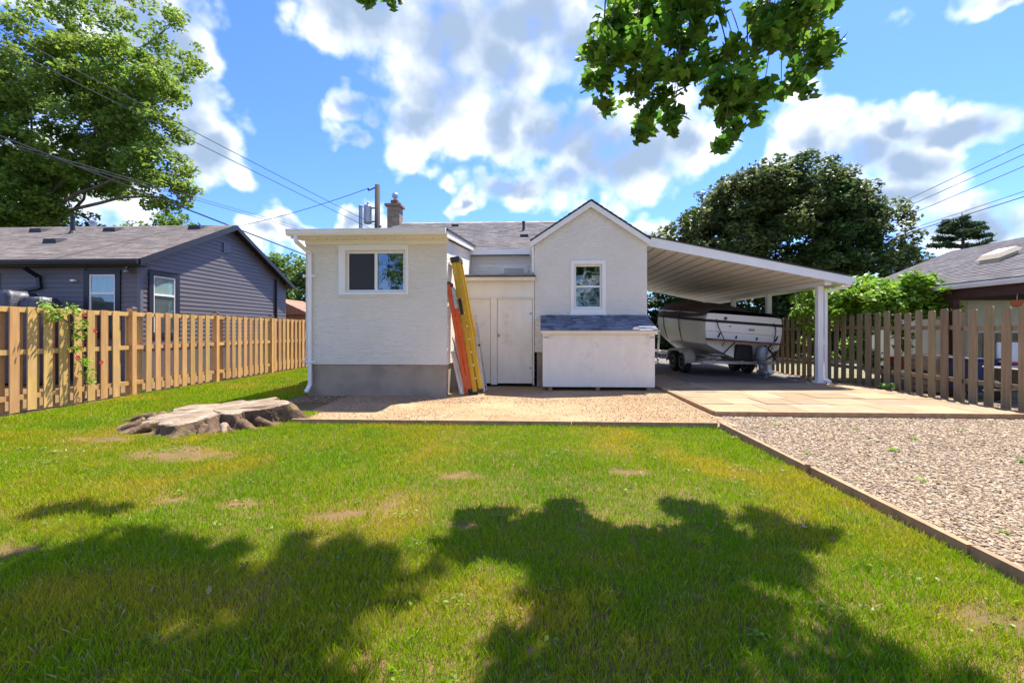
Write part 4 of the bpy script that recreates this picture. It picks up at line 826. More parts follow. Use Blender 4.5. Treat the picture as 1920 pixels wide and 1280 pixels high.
def loft(sec0, sec1):
    mb = MB()
    for sgn in (-1, 1):
        b = len(mb.v)
        for i in range(NS):
            for (x, z) in st[i][sec0:sec1 + 1]: mb.v.append((sgn * x, LEN * i / (NS - 1) + (.25 * (z / 1.3) if i == 0 else 0) * .4, z))
        k = sec1 - sec0 + 1
        for i in range(NS - 1):
            for j in range(k - 1):
                q = (b + i * k + j, b + i * k + j + 1, b + (i + 1) * k + j + 1, b + (i + 1) * k + j); mb.f.append(q if sgn == 1 else q[::-1])
    return mb
hb = loft(0, 5); half = [(x, z) for x, z in st[0][:6]]
poly = [(x, .1 * z / 1.3, z) for x, z in half] + [(-x, .1 * z / 1.3, z) for x, z in half[::-1][:-1]]; hb.add(poly, [tuple(range(len(poly)))])
ho = hb.build('hull', m_gel, BO, local=True, smooth=True); mo = ho.modifiers.new('es', 'EDGE_SPLIT'); mo.split_angle = R(28)
do = loft(8, 10); pp = [(x, .1 * z / 1.3, z) for x, z in st[0][8:]] + [(-x, .1 * z / 1.3, z) for x, z in st[0][8:][::-1]]; do.add(pp, [tuple(range(len(pp)))])
do = do.build('deck', m_gel, BO, local=True, smooth=True); do.modifiers.new('es', 'EDGE_SPLIT').split_angle = R(28)
rb = loft(5, 8); pr = [(-1.13 * 1.02, .07, 1.07), (1.13 * 1.02, .07, 1.07), (1.13 * 1.02, .07, 1.13), (-1.13 * 1.02, .07, 1.13)]; rb.add(pr, [(0, 1, 2, 3)]); rb.build('rub_rail', m_strap, BO, local=True)
# moulded seam and chine strip
for z_, nm in ((.80, 'hull_seam'),):
    MB().box(-1.10, 1.10, .045, .056, z_, z_ + .012).build(nm, mat('grey seam', (.42, .40, .36), (.38, .36, .32), 4), BO, local=True)
# cover: a sagging sheet with ridges over poles
cv = MB(); nu = 17
rg = random.Random(4)
for i in range(NS):
    t = i / (NS - 1); w = st[i][7][0] + .02; zr = st[i][7][1] + (.10 - .11 * min(1, t * 3.2)); hgt = .10 + .34 * math.exp(-((t - .40) / .32) ** 2) + .16 * math.exp(-((t - .58) / .06) ** 2) + .10 * math.exp(-((t - .30) / .05) ** 2)
    yy = LEN * t + (.10 if i == 0 else 0); hgt *= .80 * min(1, .08 + t * 2.6)
    for j in range(nu):
        s = -1 + 2 * j / (nu - 1); prof = (1 - abs(s) ** 3.0); z = zr + (st[i][10][1] - st[i][7][1] + .02) * min(1, (1 - abs(s)) * 6) + hgt * (prof ** .8) - .05 * abs(math.sin(t * 19)) * prof + rg.uniform(-.014, .014)
        cv.v.append((s * w, yy, z))
for i in range(NS - 1):
    for j in range(nu - 1): a = i * nu + j; cv.f.append((a, a + 1, a + nu + 1, a + nu))
co = cv.build('cover', m_tarp, BO, local=True, smooth=True); so_ = co.modifiers.new('solid', 'SOLIDIFY'); so_.thickness = .012; ss = co.modifiers.new('sub', 'SUBSURF'); ss.levels = ss.render_levels = 1
# straps
for t in (.035, .30, .52):
    i0 = t * (NS - 1); i = int(i0); fr_ = i0 - i
    for sgn in (-1, 1):
        pts = [(sgn * (lerp(st[i][j][0], st[i + 1][j][0], fr_) + .014), LEN * t, lerp(st[i][j][1], st[i + 1][j][1], fr_) + (.12 if j == 9 else 0)) for j in (9, 7, 4, 2)]
        if t > .04: MB().tube(pts, .014, 6).build('strap', m_strap, BO, local=True)
for x0, x1 in ((-.80, -.62), (.88, .80)):
    MB().tube([(x0 - .05, .30, 1.36), (x0, .06, 1.12), (x0 + .03, .02, .95), (x1, -.10, .57), (x1, -.02, .40)], .013, 6).build('strap', m_strap, BO, local=True)
sp_ = MB().box(-1.12, 1.02, -.42, .03, .545, .585).build('swim_platform', m_teak, BO, .008, local=True)
for i in range(6): MB().box(-1.10, 1.0, -.40 + i * .07, -.345 + i * .07, .586, .600).build('slat', m_teak, sp_, local=True)
for x in (-.42, .62): MB().bar((x, -.30, .54), (x - .22 if x < 0 else x - .22, .02, .10), .025, .035, (0, 1, 0)).build('bracket', m_strap, BO, local=True)
for x in (-.75, -.22, .38, .92):
    MB().bar((x, .04, .64), (x + (.06 if abs(x) > .5 else 0), .02, .78 if abs(x) > .5 else .72), .03, .03, (0, 1, 0)).build('cleat', m_strap, BO, local=True)
MB().lathe((-.55, .09, 1.20), [(.0, 0), (.045, -.0), (.045, -.03), (.0, -.03)], 12, 'y').build('stern_light', m_teak, BO, local=True)
MB().lathe((-.42, .05, .98), [(.018, 0), (.018, -.02)], 10, 'y').build('drain_fitting', m_strap, BO, local=True)
MB().box(.14, .30, .03, .048, .90, .95).build('name_plate', m_drive, BO, local=True)
# sterndrive: black bellows housing, upper gear case, lower unit, propeller
od = MB().hexa([(-.26, -.04, .02), (.30, -.04, .02), (.30, .05, .02), (-.26, .05, .02)], [(-.24, -.12, .48), (.20, -.12, .48), (.22, .05, .48), (-.26, .05, .48)]).build('transom_shield', m_strap, BO, .07, local=True)
dr = MB().lathe((.36, -.30, .20), [(.05, .30), (.14, .24), (.16, .1), (.13, -.05), (.09, -.2)], 14).build('gear_case', m_drive, BO, smooth=True, local=True)
MB().tube([(.36, -.10, .18), (.36, -.32, .16)], [.12, .13], 12).tube([(.36, -.32, .05), (.38, -.36, -.22)], [.10, .075], 10).tube([(.39, -.10, -.24), (.39, -.30, -.24), (.39, -.52, -.23), (.39, -.62, -.22)], [.03, .095, .09, .03], 12).build('lower_unit', m_drive, BO, smooth=True, local=True)
MB().hexa([(.22, -.14, -.02), (.54, -.14, -.02), (.50, -.62, .02), (.26, -.62, .02)], [(.22, -.14, 0), (.54, -.14, 0), (.50, -.62, .035), (.26, -.62, .035)]).build('cavitation_plate', m_drive, BO, local=True)
pb = MB()
for k in range(3):
    a = k * 2.094 + .5; c = Vector((.39, -.58, -.22)); d = Vector((math.cos(a), 0, math.sin(a))); e = Vector((-math.sin(a), .5, math.cos(a))) * .07
    pb.hexa([c + e * .4, c - e * .4, c + d * .15 - e, c + d * .16 + e], [c + e * .4 + Vector((0, .012, 0)), c - e * .4 + Vector((0, .012, 0)), c + d * .15 - e + Vector((0, .012, 0)), c + d * .16 + e + Vector((0, .012, 0))])
pb.build('propeller', m_galv, BO, local=True)
MB().tube([(.60, -.02, .50), (.72, -.20, .30), (.80, -.26, .12)], .028, 8).tube([(.66, -.02, .10), (.84, -.24, .34)], .022, 8).build('trim_ram', m_strap, BO, local=True)
MB().box(.66, 1.0, -.22, .03, .13, .16).build('trim_tab', m_drive, BO, local=True)
MB().box(-1.0, -.66, -.22, .03, .14, .17).build('trim_tab', m_drive, BO, local=True)

TR = thing('boat_trailer', 'white tandem axle boat trailer under the motor boat', 'trailer', (5.83, 15.30, .055), rot=(0, R(.6), R(4.5)))
for sx in (-1, 1):
    MB().bar((sx * .72, -1.75, .44), (sx * .72, 2.2, .44), .06, .12).bar((sx * .72, 2.15, .44), (sx * .06, 4.6, .46), .06, .11).build('frame_rail', m_trl, TR, local=True)
    MB().bar((sx * .60, -1.8, .56), (sx * .60, 2.0, .62), .13, .05).build('bunk', m_trl, TR, local=True)
    for yy in (-.38, .38):
        wh = MB().lathe((sx * 1.02, yy, .33), [(.19, -.1), (.30, -.1), (.33, -.065), (.33, .065), (.30, .1), (.19, .1)], 24, 'x').build('wheel', m_tyre, TR, local=True); tag(wh, 'black tyre on white rim')
        rim = MB().lathe((sx * 1.02, yy, .33), [(.205, -.085), (.19, -.105), (.16, -.09), (.10, -.07), (.05, -.10), (.0, -.10)], 20, 'x').lathe((sx * 1.02, yy, .33), [(.205, .085), (.19, .105), (.16, .09), (.10, .07), (.05, .10), (.0, .10)], 20, 'x').build('rim', m_trl, wh, local=True)
        hp = MB()
        for k in range(8):
            a = k * .785; hp.lathe((sx * 1.02 + sx * .0, yy + math.cos(a) * .145, .33 + math.sin(a) * .145), [(.02, -.096), (.02, .096)], 8, 'x')
        hp.build('rim_hole', m_strap, wh, local=True)
    fd = MB(); prof = [(-.82, .34), (-.80, .52), (-.70, .66), (-.52, .74), (-.2, .76), (.2, .76), (.52, .74), (.70, .66), (.80, .52), (.82, .34)]
    for i in range(len(prof) - 1):
        (ya, za), (yb, zb) = prof[i], prof[i + 1]; fd.hexa([(sx * 1.17, ya, za), (sx * .86, ya, za), (sx * .86, yb, zb), (sx * 1.17, yb, zb)], [(sx * 1.17, ya * .985, za - .015), (sx * .86, ya * .985, za - .015), (sx * .86, yb * .985, zb - .015), (sx * 1.17, yb * .985, zb - .015)])
        fd.hexa([(sx * 1.175, ya, za), (sx * 1.16, ya, za), (sx * 1.16, yb, zb), (sx * 1.175, yb, zb)], [(sx * 1.175, ya * .93, za - .07), (sx * 1.16, ya * .93, za - .07), (sx * 1.16, yb * .93, zb - .07), (sx * 1.175, yb * .93, zb - .07)])
    fd.build('fender', m_trl, TR, local=True)
    MB().bar((sx * .76, -.55, .47), (sx * 1.12, -.80, .36), .05, .05).bar((sx * .72, -1.72, .44), (sx * 1.12, -.86, .36), .05, .06).build('fender_arm', m_trl, TR, local=True)
for yy in (-1.78, -.38, .38, 2.1): MB().bar((-.95 if abs(yy) < 1 else -1.08, yy, .34 if abs(yy) < 1 else .42), (.95 if abs(yy) < 1 else 1.08, yy, .34 if abs(yy) < 1 else .42), .07, .08).build('crossmember', m_trl, TR, local=True)
for yy in (-1.2, .9): MB().bar((-.70, yy, .50), (0, yy, .40), .05, .05).bar((.70, yy, .50), (0, yy, .40), .05, .05).lathe((0, yy, .44), [(.03, -.1), (.05, -.09), (.05, .09), (.03, .1)], 10, 'x').build('roller_arm', m_galv, TR, local=True)
MB().bar((0, 4.5, .46), (0, 5.4, .46), .08, .1).bar((0, 4.9, .46), (0, 4.75, 1.35), .07, .07, (0, 1, 0)).build('tongue', m_trl, TR, local=True)
MB().bar((0.1, 5.2, 0), (.1, 5.2, .75), .05, .05, (0, 1, 0)).lathe((.1, 5.2, .08), [(.08, -.03), (.08, .03)], 12, 'x').build('jack', m_galv, TR, local=True)

# ------------------------------------------------------------------ tree stump
SX, SY = -4.92, 6.75
SP = thing('tree_stump', 'wide low cut tree stump with spreading roots on the lawn by the house', 'stump', (SX, SY, 0))
m_cut = mat('sawn weathered wood', (.40, .30, .20), (.17, .11, .065), 3.5, (.8, 3.6, 1), rough=.9, bump=.7, bscale=10, bdist=.015, c3=(.45, .38, .29), scale3=2.4, lo3=.5, hi3=.66)
def ring_mat(m):
    nt = m.node_tree; N = nt.nodes; L = nt.links; b = N['Principled BSDF']; src = b.inputs['Base Color'].links[0].from_socket
    g_ = N.new('ShaderNodeNewGeometry'); sb = N.new('ShaderNodeVectorMath'); sb.operation = 'SUBTRACT'; L.new(g_.outputs['Position'], sb.inputs[0]); sb.inputs[1].default_value = (SX + .1, SY + .05, 0)
    sc_ = N.new('ShaderNodeVectorMath'); sc_.operation = 'MULTIPLY'; sc_.inputs[1].default_value = (1, 1.25, 0); L.new(sb.outputs[0], sc_.inputs[0])
    w = N.new('ShaderNodeTexWave'); w.wave_type = 'RINGS'; w.rings_direction = 'Z'; w.inputs['Scale'].default_value = 9; w.inputs['Distortion'].default_value = 5; w.inputs['Detail'].default_value = 3; w.inputs['Detail Scale'].default_value = 1.2; L.new(sc_.outputs[0], w.inputs['Vector'])
    x = N.new('ShaderNodeMix'); x.data_type = 'RGBA'; x.blend_type = 'MULTIPLY'; x.inputs[0].default_value = .35; L.new(src, x.inputs[6]); L.new(w.outputs[0], x.inputs[7]); L.new(x.outputs[2], b.inputs['Base Color']); return m
ring_mat(m_cut)
m_sbark = mat('rough stump bark', (.21, .125, .07), (.07, .042, .025), 8, (1, 1, .6), rough=.96, bump=1.0, bscale=16, bdist=.04, c3=(.17, .125, .03), scale3=3.2, lo3=.55, hi3=.72)
NA = 260
A = np.linspace(0, 2 * np.pi, NA, endpoint=False)
lob = 1 + .11 * np.sin(3 * A + .6) + .11 * np.sin(5 * A + 2.0) + .08 * np.sin(8 * A + 1.0) + .03 * np.sin(17 * A) - .13 * np.exp(-((np.mod(A - 4.35 + np.pi, 2 * np.pi) - np.pi) / .07) ** 2) - .16 * np.exp(-((np.mod(A - 5.35 + np.pi, 2 * np.pi) - np.pi) / .09) ** 2) - .12 * np.exp(-((np.mod(A - 3.7 + np.pi, 2 * np.pi) - np.pi) / .08) ** 2) - .12 * np.exp(-((np.mod(A - 1.9 + np.pi, 2 * np.pi) - np.pi) / .1) ** 2) + .05 * (vnoise(A * 14, A * 0, 3) - .5)
rx, ry = 0.94, .76
TX, TY = SX + rx * lob * np.cos(A), SY + ry * lob * np.sin(A)
def topz(x, y): return .20 + .06 * (x - SX) + .05 * (y - SY) + .035 * (fbm(x * 3, y * 3, 8, 3) - .5) + .05 * np.clip((x - SX - .35) * 2.2, 0, 1) * np.clip((y - SY) * 3 + .5, 0, 1) - .04 * np.clip((SX - .1 - x) * 2, 0, 1)
V, F = [], []
rings = [1.0, .97, .86, .7, .5, .3, .12]
for q in rings:
    x, y_ = SX + (TX - SX) * q, SY + (TY - SY) * q; z = topz(x, y_)
    crack = np.exp(-((np.sin(A * 4.5 + .7)) / .12) ** 2) * .07 * (q > .25) * (q < .97)
    V += [(a, b, c) for a, b, c in zip(x, y_, z - crack - (.02 if q == 1.0 else 0))]
for i in range(len(rings) - 1):
    for k in range(NA): F.append((i * NA + k, i * NA + (k + 1) % NA, (i + 1) * NA + (k + 1) % NA, (i + 1) * NA + k))
F.append(tuple((len(rings) - 1) * NA + k for k in range(NA)))
mb = MB(); mb.v = V; mb.f = F; mb.build('cut_top', m_cut, SP, smooth=True)
V, F = [], []
flare = 1 + .22 * np.maximum(0, np.sin(5 * A + .3)) ** 3 + .15 * np.maximum(0, np.sin(9 * A + 1.3)) ** 4 + .05 * np.sin(23 * A)
lv = [(1.005, 1.0), (1.02, .80), (1.02, .55), (1.05, .28), (1.13, .08), (1.18, -.12)]
for (q, zt) in lv:
    e = (1 - max(zt, 0)); rr = q * (1 + (flare - 1) * e * 1.25) + .02 * (vnoise(A * 9, np.full(NA, zt * 7), 4) - .5) + .07 * (vnoise(A * 22, np.full(NA, zt * 3), 5) - .5) * (.4 + e) + .05 * (vnoise(A * 55, np.full(NA, zt * 6), 6) - .5)
    x, y_ = SX + (TX - SX) * rr, SY + (TY - SY) * rr; z = topz(SX + (TX - SX), SY + (TY - SY)) * zt - (.0 if zt > 0 else .0) - .012
    V += list(zip(x, y_, z))
for i in range(len(lv) - 1):
    for k in range(NA): F.append((i * NA + k, (i + 1) * NA + k, (i + 1) * NA + (k + 1) % NA, i * NA + (k + 1) % NA))
mb = MB(); mb.v = [tuple(map(float, p)) for p in V]; mb.f = F; mb.build('bark', m_sbark, SP, smooth=True)
rs_ = random.Random(17)
for k in range(22):
    a = -math.pi + k * .2856 + rs_.uniform(-.1, .1); l = rs_.uniform(.25, .6); r = rs_.uniform(.05, .085); ca, sa = math.cos(a), math.sin(a)
    p = Vector((SX + rx * .98 * ca, SY + ry * .98 * sa, .07)); q = Vector((SX + (rx * 1.02 + l) * ca + rs_.uniform(-.12, .12), SY + (ry * 1.02 + l * .7) * sa, -.06))
    mb = MB(); limb(mb, p, q, r, r * .5, .05, 6, 8, rs_); mb.build('root', m_sbark, SP, smooth=True)
m_pale = mat('pale split wood', (.36, .27, .175), (.16, .11, .07), 5, (9, 9, 2), rough=.9, bump=.5, bscale=18)
for (p, q, r) in (((-4.62, 6.12, .10), (-4.60, 5.84, -.06), .07), ((-4.30, 6.14, .08), (-4.12, 5.88, -.06), .055)):
    mb = MB(); limb(mb, p, q, r, r * .5, .05, 6, 9); mb.build('root', m_pale, SP, smooth=True)

# ------------------------------------------------------------------ climbing rose and small plants
def plant(name, label, cat, centers, leaf, m, stems, seed, shape='oval', up=.3, flowers=None):
    T = thing(name, label, cat, tuple(stems[0][0])); mb = MB(); rd = random.Random(seed)
    for s in stems: limb(mb, s[0], s[1], .012, .005, .1, 6, 5, rd)
    mb.build('stem', m_bark, T); V, F = leaf_mesh(centers, leaf, up, shape, seed=seed); o = link('foliage', bigmesh('foliage', V, F), m, T); o['kind'] = 'stuff'
    for (x, y_, z) in flowers or []:
        fb = MB()
        for k in range(3):
            n_ = 7
            for j in range(n_):
                a = j * 6.283 / n_ + k * .4; r0, r1 = .008 + k * .006, .022 + k * .013; h0, h1 = .03 - k * .008, .04 - k * .014
                fb.add([(x + h0, y_ + r0 * math.cos(a - .3), z + r0 * math.sin(a - .3)), (x + h1, y_ + r1 * math.cos(a - .42), z + r1 * math.sin(a - .42)), (x + h1, y_ + r1 * math.cos(a + .42), z + r1 * math.sin(a + .42)), (x + h0, y_ + r0 * math.cos(a + .3), z + r0 * math.sin(a + .3))], [(0, 1, 2, 3)])
        fb.build('flower', m_rose, T)
    return T
m_rose = mat('red rose petals', (.55, .02, .03), (.42, .012, .02), 20, rough=.6)
rp_ = clump_points([(-8.50, 7.56, 1.80, .17), (-8.50, 7.75, 1.72, .17), (-8.48, 7.95, 1.84, .12), (-8.48, 8.05, 1.74, .14), (-8.46, 8.12, 1.50, .16), (-8.46, 8.08, 1.30, .14), (-8.45, 8.02, 1.08, .14), (-8.45, 8.18, .82, .15), (-8.44, 8.22, .60, .13), (-8.5, 7.66, 1.60, .1), (-8.42, 8.28, .45, .12)], 2400, .8, .1, 6)
plant('climbing_rose', 'climbing rose with red blooms on the left board fence', 'rose', rp_, .062, m_leafV, [((-8.5, 8.2, 0), (-8.5, 8.05, 1.0)), ((-8.5, 8.05, 1.0), (-8.52, 7.9, 1.85)), ((-8.5, 8.0, 1.5), (-8.52, 7.5, 1.85))], 6, flowers=[(-8.42, 8.14, 1.70), (-8.42, 8.36, 1.40), (-8.42, 8.1, 1.07), (-8.42, 8.48, .78), (-8.42, 8.02, .90)])
hc = [(7.85 + .0, 10.62, .12, .16)]
m_hosta = leafmat('lime hosta leaves', (.22, .36, .08), (.28, .42, .12), rnd=.15, tr=.3)
hp_ = MB()
HT = thing('hosta_plant', 'small lime green hosta between the patio and picket fence', 'plant', (8.0, 10.75, 0))
for k in range(14):
    a = k * 2.4; l = random.uniform(.16, .26); e = random.uniform(.25, 1.0); d = Vector((math.cos(a), math.sin(a), 0)); b = Vector((-math.sin(a), math.cos(a), 0)); p0 = Vector((8.0, 10.75, .03)); m1 = p0 + d * l * .5 + Vector((0, 0, l * e)); p2 = p0 + d * l * 1.15 + Vector((0, 0, l * e * .75))
    hp_.add([p0, m1 + b * .065, p2, m1 - b * .065, m1 - Vector((0, 0, .02))], [(0, 1, 4), (1, 2, 4), (2, 3, 4), (3, 0, 4)])
hp_.build('leaves', m_hosta, HT)
# vine mass behind the picket fence
vc = []
rd = random.Random(9)
for _ in range(150):
    x = rd.uniform(8.55, 10.5); yy = rd.uniform(11.7, 14.2); top = 2.85 - .25 * abs(x - 9.4) ** 1.5 - .12 * max(0, 12.5 - yy); vc.append((x, yy, rd.uniform(top - .75, top), rd.uniform(.2, .36)))
for _ in range(34): vc.append((rd.uniform(7.85, 8.7), rd.uniform(12.4, 14.6), rd.uniform(1.75, 2.5), rd.uniform(.16, .28)))
for _ in range(14): vc.append((rd.uniform(7.8, 8.15), rd.uniform(13.0, 14.0), rd.uniform(1.2, 1.8), rd.uniform(.08, .16)))
for _ in range(45): vc.append((rd.uniform(8.6, 9.6), rd.uniform(11.8, 15), rd.uniform(.6, 2.0), rd.uniform(.2, .3)))
for _ in range(16): vc.append((rd.uniform(9.8, 10.3), rd.uniform(11.2, 12.4), rd.uniform(1.8, 2.55), rd.uniform(.14, .22)))
P = clump_points(vc, 800, .7, .2, 9)
plant('leafy_vine', 'bright green leafy vine mounded over the picket fence beside the carport', 'vine', P, .15, m_leafV, [((9.3, 12.8, 0), (9.4, 12.8, 2.3)), ((9.2, 12.9, 0), (8.6, 13.2, 2.2)), ((9.5, 12.7, 0), (10.2, 12.3, 2.3)), ((9.4, 12.8, 1.6), (8.2, 13.5, 2.0))], 9, shape='oval', up=.6)

# ------------------------------------------------------------------ things in the neighbour's yard behind the pickets
m_blue = mat('blue plastic', (.025, .04, .12), (.02, .035, .10), 4, rough=.45); m_terr = mat('orange terracotta', (.5, .14, .05), (.42, .11, .04), 5, rough=.8)
m_tan = mat('tan board', (.42, .32, .22), (.34, .26, .18), 3, rough=.85)
T = thing('blue_bin', 'blue plastic bin with lid behind the picket fence', 'bin', (9.35, 10.2, 0)); MB().hexa([(9.08, 9.95, .12), (9.6, 9.95, .12), (9.6, 10.45, .12), (9.08, 10.45, .12)], [(9.03, 9.9, .78), (9.65, 9.9, .78), (9.65, 10.5, .78), (9.03, 10.5, .78)]).build('body', m_blue, T, .02); MB().box(9.0, 9.68, 9.86, 10.54, .782, .83).build('lid', m_blue, T, .015)
for (wx) in (9.12, 9.56): MB().lathe((wx, 10.4, .08), [(.09, -.03), (.11, -.02), (.11, .02), (.09, .03)], 14, 'x').build('wheel', m_tyre, T)
T = thing('planter_box', 'orange planter box on a low bench behind the picket fence', 'planter', (9.3, 11.7, 0)); MB().hexa([(9.05, 11.4, .50), (9.3, 11.4, .50), (9.3, 12.0, .50), (9.05, 12.0, .50)], [(9.0, 11.35, .72), (9.35, 11.35, .72), (9.35, 12.05, .72), (9.0, 12.05, .72)]).build('box', m_terr, T, .01); MB().box(8.98, 9.37, 11.33, 12.07, .72, .75).build('rim', m_terr, T)
T = thing('garden_bench', 'low grey plank bench carrying the orange planter', 'bench', (9.25, 11.6, 0)); MB().box(8.95, 9.5, 10.7, 12.3, .455, .495).build('seat', m_fence_old, T)
for yy in (10.8, 12.15): MB().box(9.0, 9.45, yy, yy + .08, -.02, .455).build('leg', m_fence_old, T)
T = thing('wood_crate', 'tan wooden crate behind the picket fence beside the blue bin', 'crate', (9.2, 10.95, 0))
for k in range(6): MB().box(8.95, 9.0, 10.65, 11.25, .02 + k * .14, .14 + k * .14).build('plank', m_tan, T)
MB().box(9.0, 9.5, 10.65, 10.70, .02, .85).build('side', m_tan, T); MB().box(9.0, 9.5, 11.2, 11.25, .02, .85).build('side', m_tan, T)
T = thing('wheelbarrow', 'dark wheelbarrow with a white rim behind the right end of the picket fence', 'wheelbarrow', (9.3, 8.9, 0)); MB().hexa([(9.1, 8.7, .38), (9.45, 8.7, .38), (9.45, 9.3, .38), (9.1, 9.3, .38)], [(8.95, 8.5, .68), (9.6, 8.5, .68), (9.6, 9.5, .68), (8.95, 9.5, .68)]).build('tray', m_navy, T, .02)
MB().lathe((9.28, 9.62, .2), [(.1, -.03), (.2, -.04), (.2, .04), (.1, .03)], 18, 'x').build('wheel', m_tyre, T); MB().tube([(9.05, 9.6, .2), (9.05, 8.6, .36), (9.0, 7.9, .62)], .018, 8).tube([(9.5, 9.6, .2), (9.5, 8.6, .36), (9.55, 7.9, .62)], .018, 8).tube([(9.05, 8.7, .38), (9.05, 8.55, .0)], .016, 8).tube([(9.5, 8.7, .38), (9.5, 8.55, .0)], .016, 8).build('handles', m_galv, T); MB().tube([(8.95, 8.5, .69), (9.6, 8.5, .69), (9.6, 9.5, .69), (8.95, 9.5, .69), (8.95, 8.5, .69)], .014, 6).build('rim', m_white, T)
T = thing('garden_chair', 'red and white garden chair behind the picket fence', 'chair', (9.9, 9.8, 0)); m_red = mat('red cushion', (.45, .03, .03), (.38, .02, .02), 5, rough=.8)
MB().box(9.7, 10.15, 9.55, 10.0, .66, .74).build('seat', m_red, T, .02); MB().box(9.72, 10.13, 9.98, 10.04, .74, 1.16).build('backrest', m_white, T, .02)
for xx in (9.72, 10.1):
    for yy in (9.57, 9.95): MB().box(xx, xx + .035, yy, yy + .035, -.03, .66).build('leg', m_white, T)
T = thing('wooden_gate', 'grey brown board gate under the garden shelter', 'gate', (11.3, 10.9, 0))
for k in range(8): MB().box(10.35 + k * .16, 10.49 + k * .16, 11.15, 11.18, .05, 1.35).build('board', m_fence_old, T)
MB().bar((10.35, 11.13, .3), (11.6, 11.13, 1.1), .03, .09).bar((10.35, 11.13, 1.15), (11.6, 11.13, 1.15), .03, .09).build('brace', m_fence_old, T)
T = thing('hanging_basket', 'small terracotta ornament hung under the shelter beam', 'ornament', (10.1, 9.95, 2.0)); MB().lathe((10.05, 9.95, 1.98), [(.02, -.08), (.08, -.06), (.10, .05), (.11, .06), (.09, .06)], 12).build('pot', m_terr, T); MB().tube([(10.05, 9.95, 2.04), (10.06, 9.95, 2.16)], .006, 5).build('cord', m_galv, T)

# ------------------------------------------------------------------ utility poles and wires
m_pole = mat('creosoted pole', (.075, .052, .042), (.05, .036, .03), 4, (6, 6, .5), rough=.9)
UP = thing('utility_pole', 'dark wooden utility pole with transformer rising behind the house', 'utility pole', (-10.45, 30, 0))
MB().tube([(-10.45, 30, -.1), (-10.42, 30, 11.15)], [.22, .17], 12).build('pole', m_pole, UP, smooth=True)
MB().lathe((-11.08, 30, 8.55), [(.20, 0), (.27, .05), (.27, 1.15), (.22, 1.25), (.06, 1.28), (.06, 1.45), (.03, 1.5)], 18).build('transformer', m_galv, UP, smooth=False)
MB().bar((-11.1, 30, 8.7), (-10.45, 30, 8.7), .08, .08).bar((-11.1, 30, 9.6), (-10.45, 30, 9.6), .08, .08).build('bracket', m_pole, UP)
MB().bar((-10.5, 30, 11.0), (-11.0, 29.9, 10.75), .06, .07).lathe((-11.0, 29.9, 10.75), [(.04, 0), (.07, .05), (.04, .1), (.06, .15)], 8).build('insulator_arm', m_blk, UP)
for z in (8.3, 8.0, 7.7): MB().lathe((-10.2, 29.95, z), [(.05, 0), (.09, .06), (.05, .12)], 8).build('insulator', m_blk, UP)
UP2 = thing('steel_mast', 'grey steel mast left of the transformer behind the house', 'mast', (-11.6, 30.5, 0)); MB().tube([(-11.75, 30.5, 0), (-11.75, 30.5, 9.85)], .13, 10).build('mast', m_galv, UP2); MB().lathe((-11.75, 30.5, 9.85), [(.16, 0), (.16, .06), (.06, .12)], 10).build('cap', m_galv, UP2)
m_wire = mat('black cable', (.012, .012, .013), (.016, .016, .017), 3, rough=.6); m_wire2 = mat('grey cable', (.10, .10, .11), (.08, .08, .09), 3, rough=.6)
def wire(a, b, r, sag, label, m=None, group='overhead wires'):
    a, b = Vector(a), Vector(b); b = a + (b - a) * 2.2; sag *= 1.5; pts = []
    for i in range(37):
        t = i / 36; p = a.lerp(b, t); p.z -= sag * 4 * t * (1 - t); pts.append(p)
    o = MB().tube(pts, r, 5).build('overhead_wire', m or m_wire); tag(o, label, 'wire', group)
wire((-10.7, 30, 4.75), (-12.92, 9, 6.35), .026, .12, 'thick black service cable crossing in front of the grey house gable')
wire((-10.7, 30, 6.8), (-12.95, 9, 6.0), .010, .10, 'thin cable just below the thick black service cable', m_wire2)
wire((-10.7, 30, 6.95), (-13.0, 9, 6.07), .009, .10, 'thinnest grey cable close under the thick service cable', m_wire2)
wire((-10.45, 30, 8.4), (-16.43, 12, 10.85), .016, .15, 'upper of the two utility wires rising to the upper left', m_wire2)
wire((-10.7, 30, 8.15), (-16.43, 12, 10.40), .016, .15, 'lower of the two utility wires rising to the upper left', m_wire2)
wire((-11.0, 29.9, 10.9), (-22.5, 36.5, 11.0), .022, .4, 'wire running left from the top of the utility pole', m_wire2)
wire((31.8, 44, 12.2), (30.2, 26, 13.5), .026, .15, 'topmost utility wire at right above the pines', m_wire2)
wire((31.8, 44, 11.65), (30.2, 26, 12.85), .026, .15, 'second utility wire from the top at right', m_wire2)
wire((31.8, 44, 10.9), (30.2, 26, 12.1), .026, .15, 'third utility wire from the top at right', m_wire2)
wire((31.8, 44, 9.8), (30.2, 26, 10.42), .022, .15, 'fourth utility wire from the top at right', m_wire2)
wire((31.8, 44, 9.6), (30.2, 26, 10.05), .034, .15, 'lowest thick utility cable at right', m_wire2)

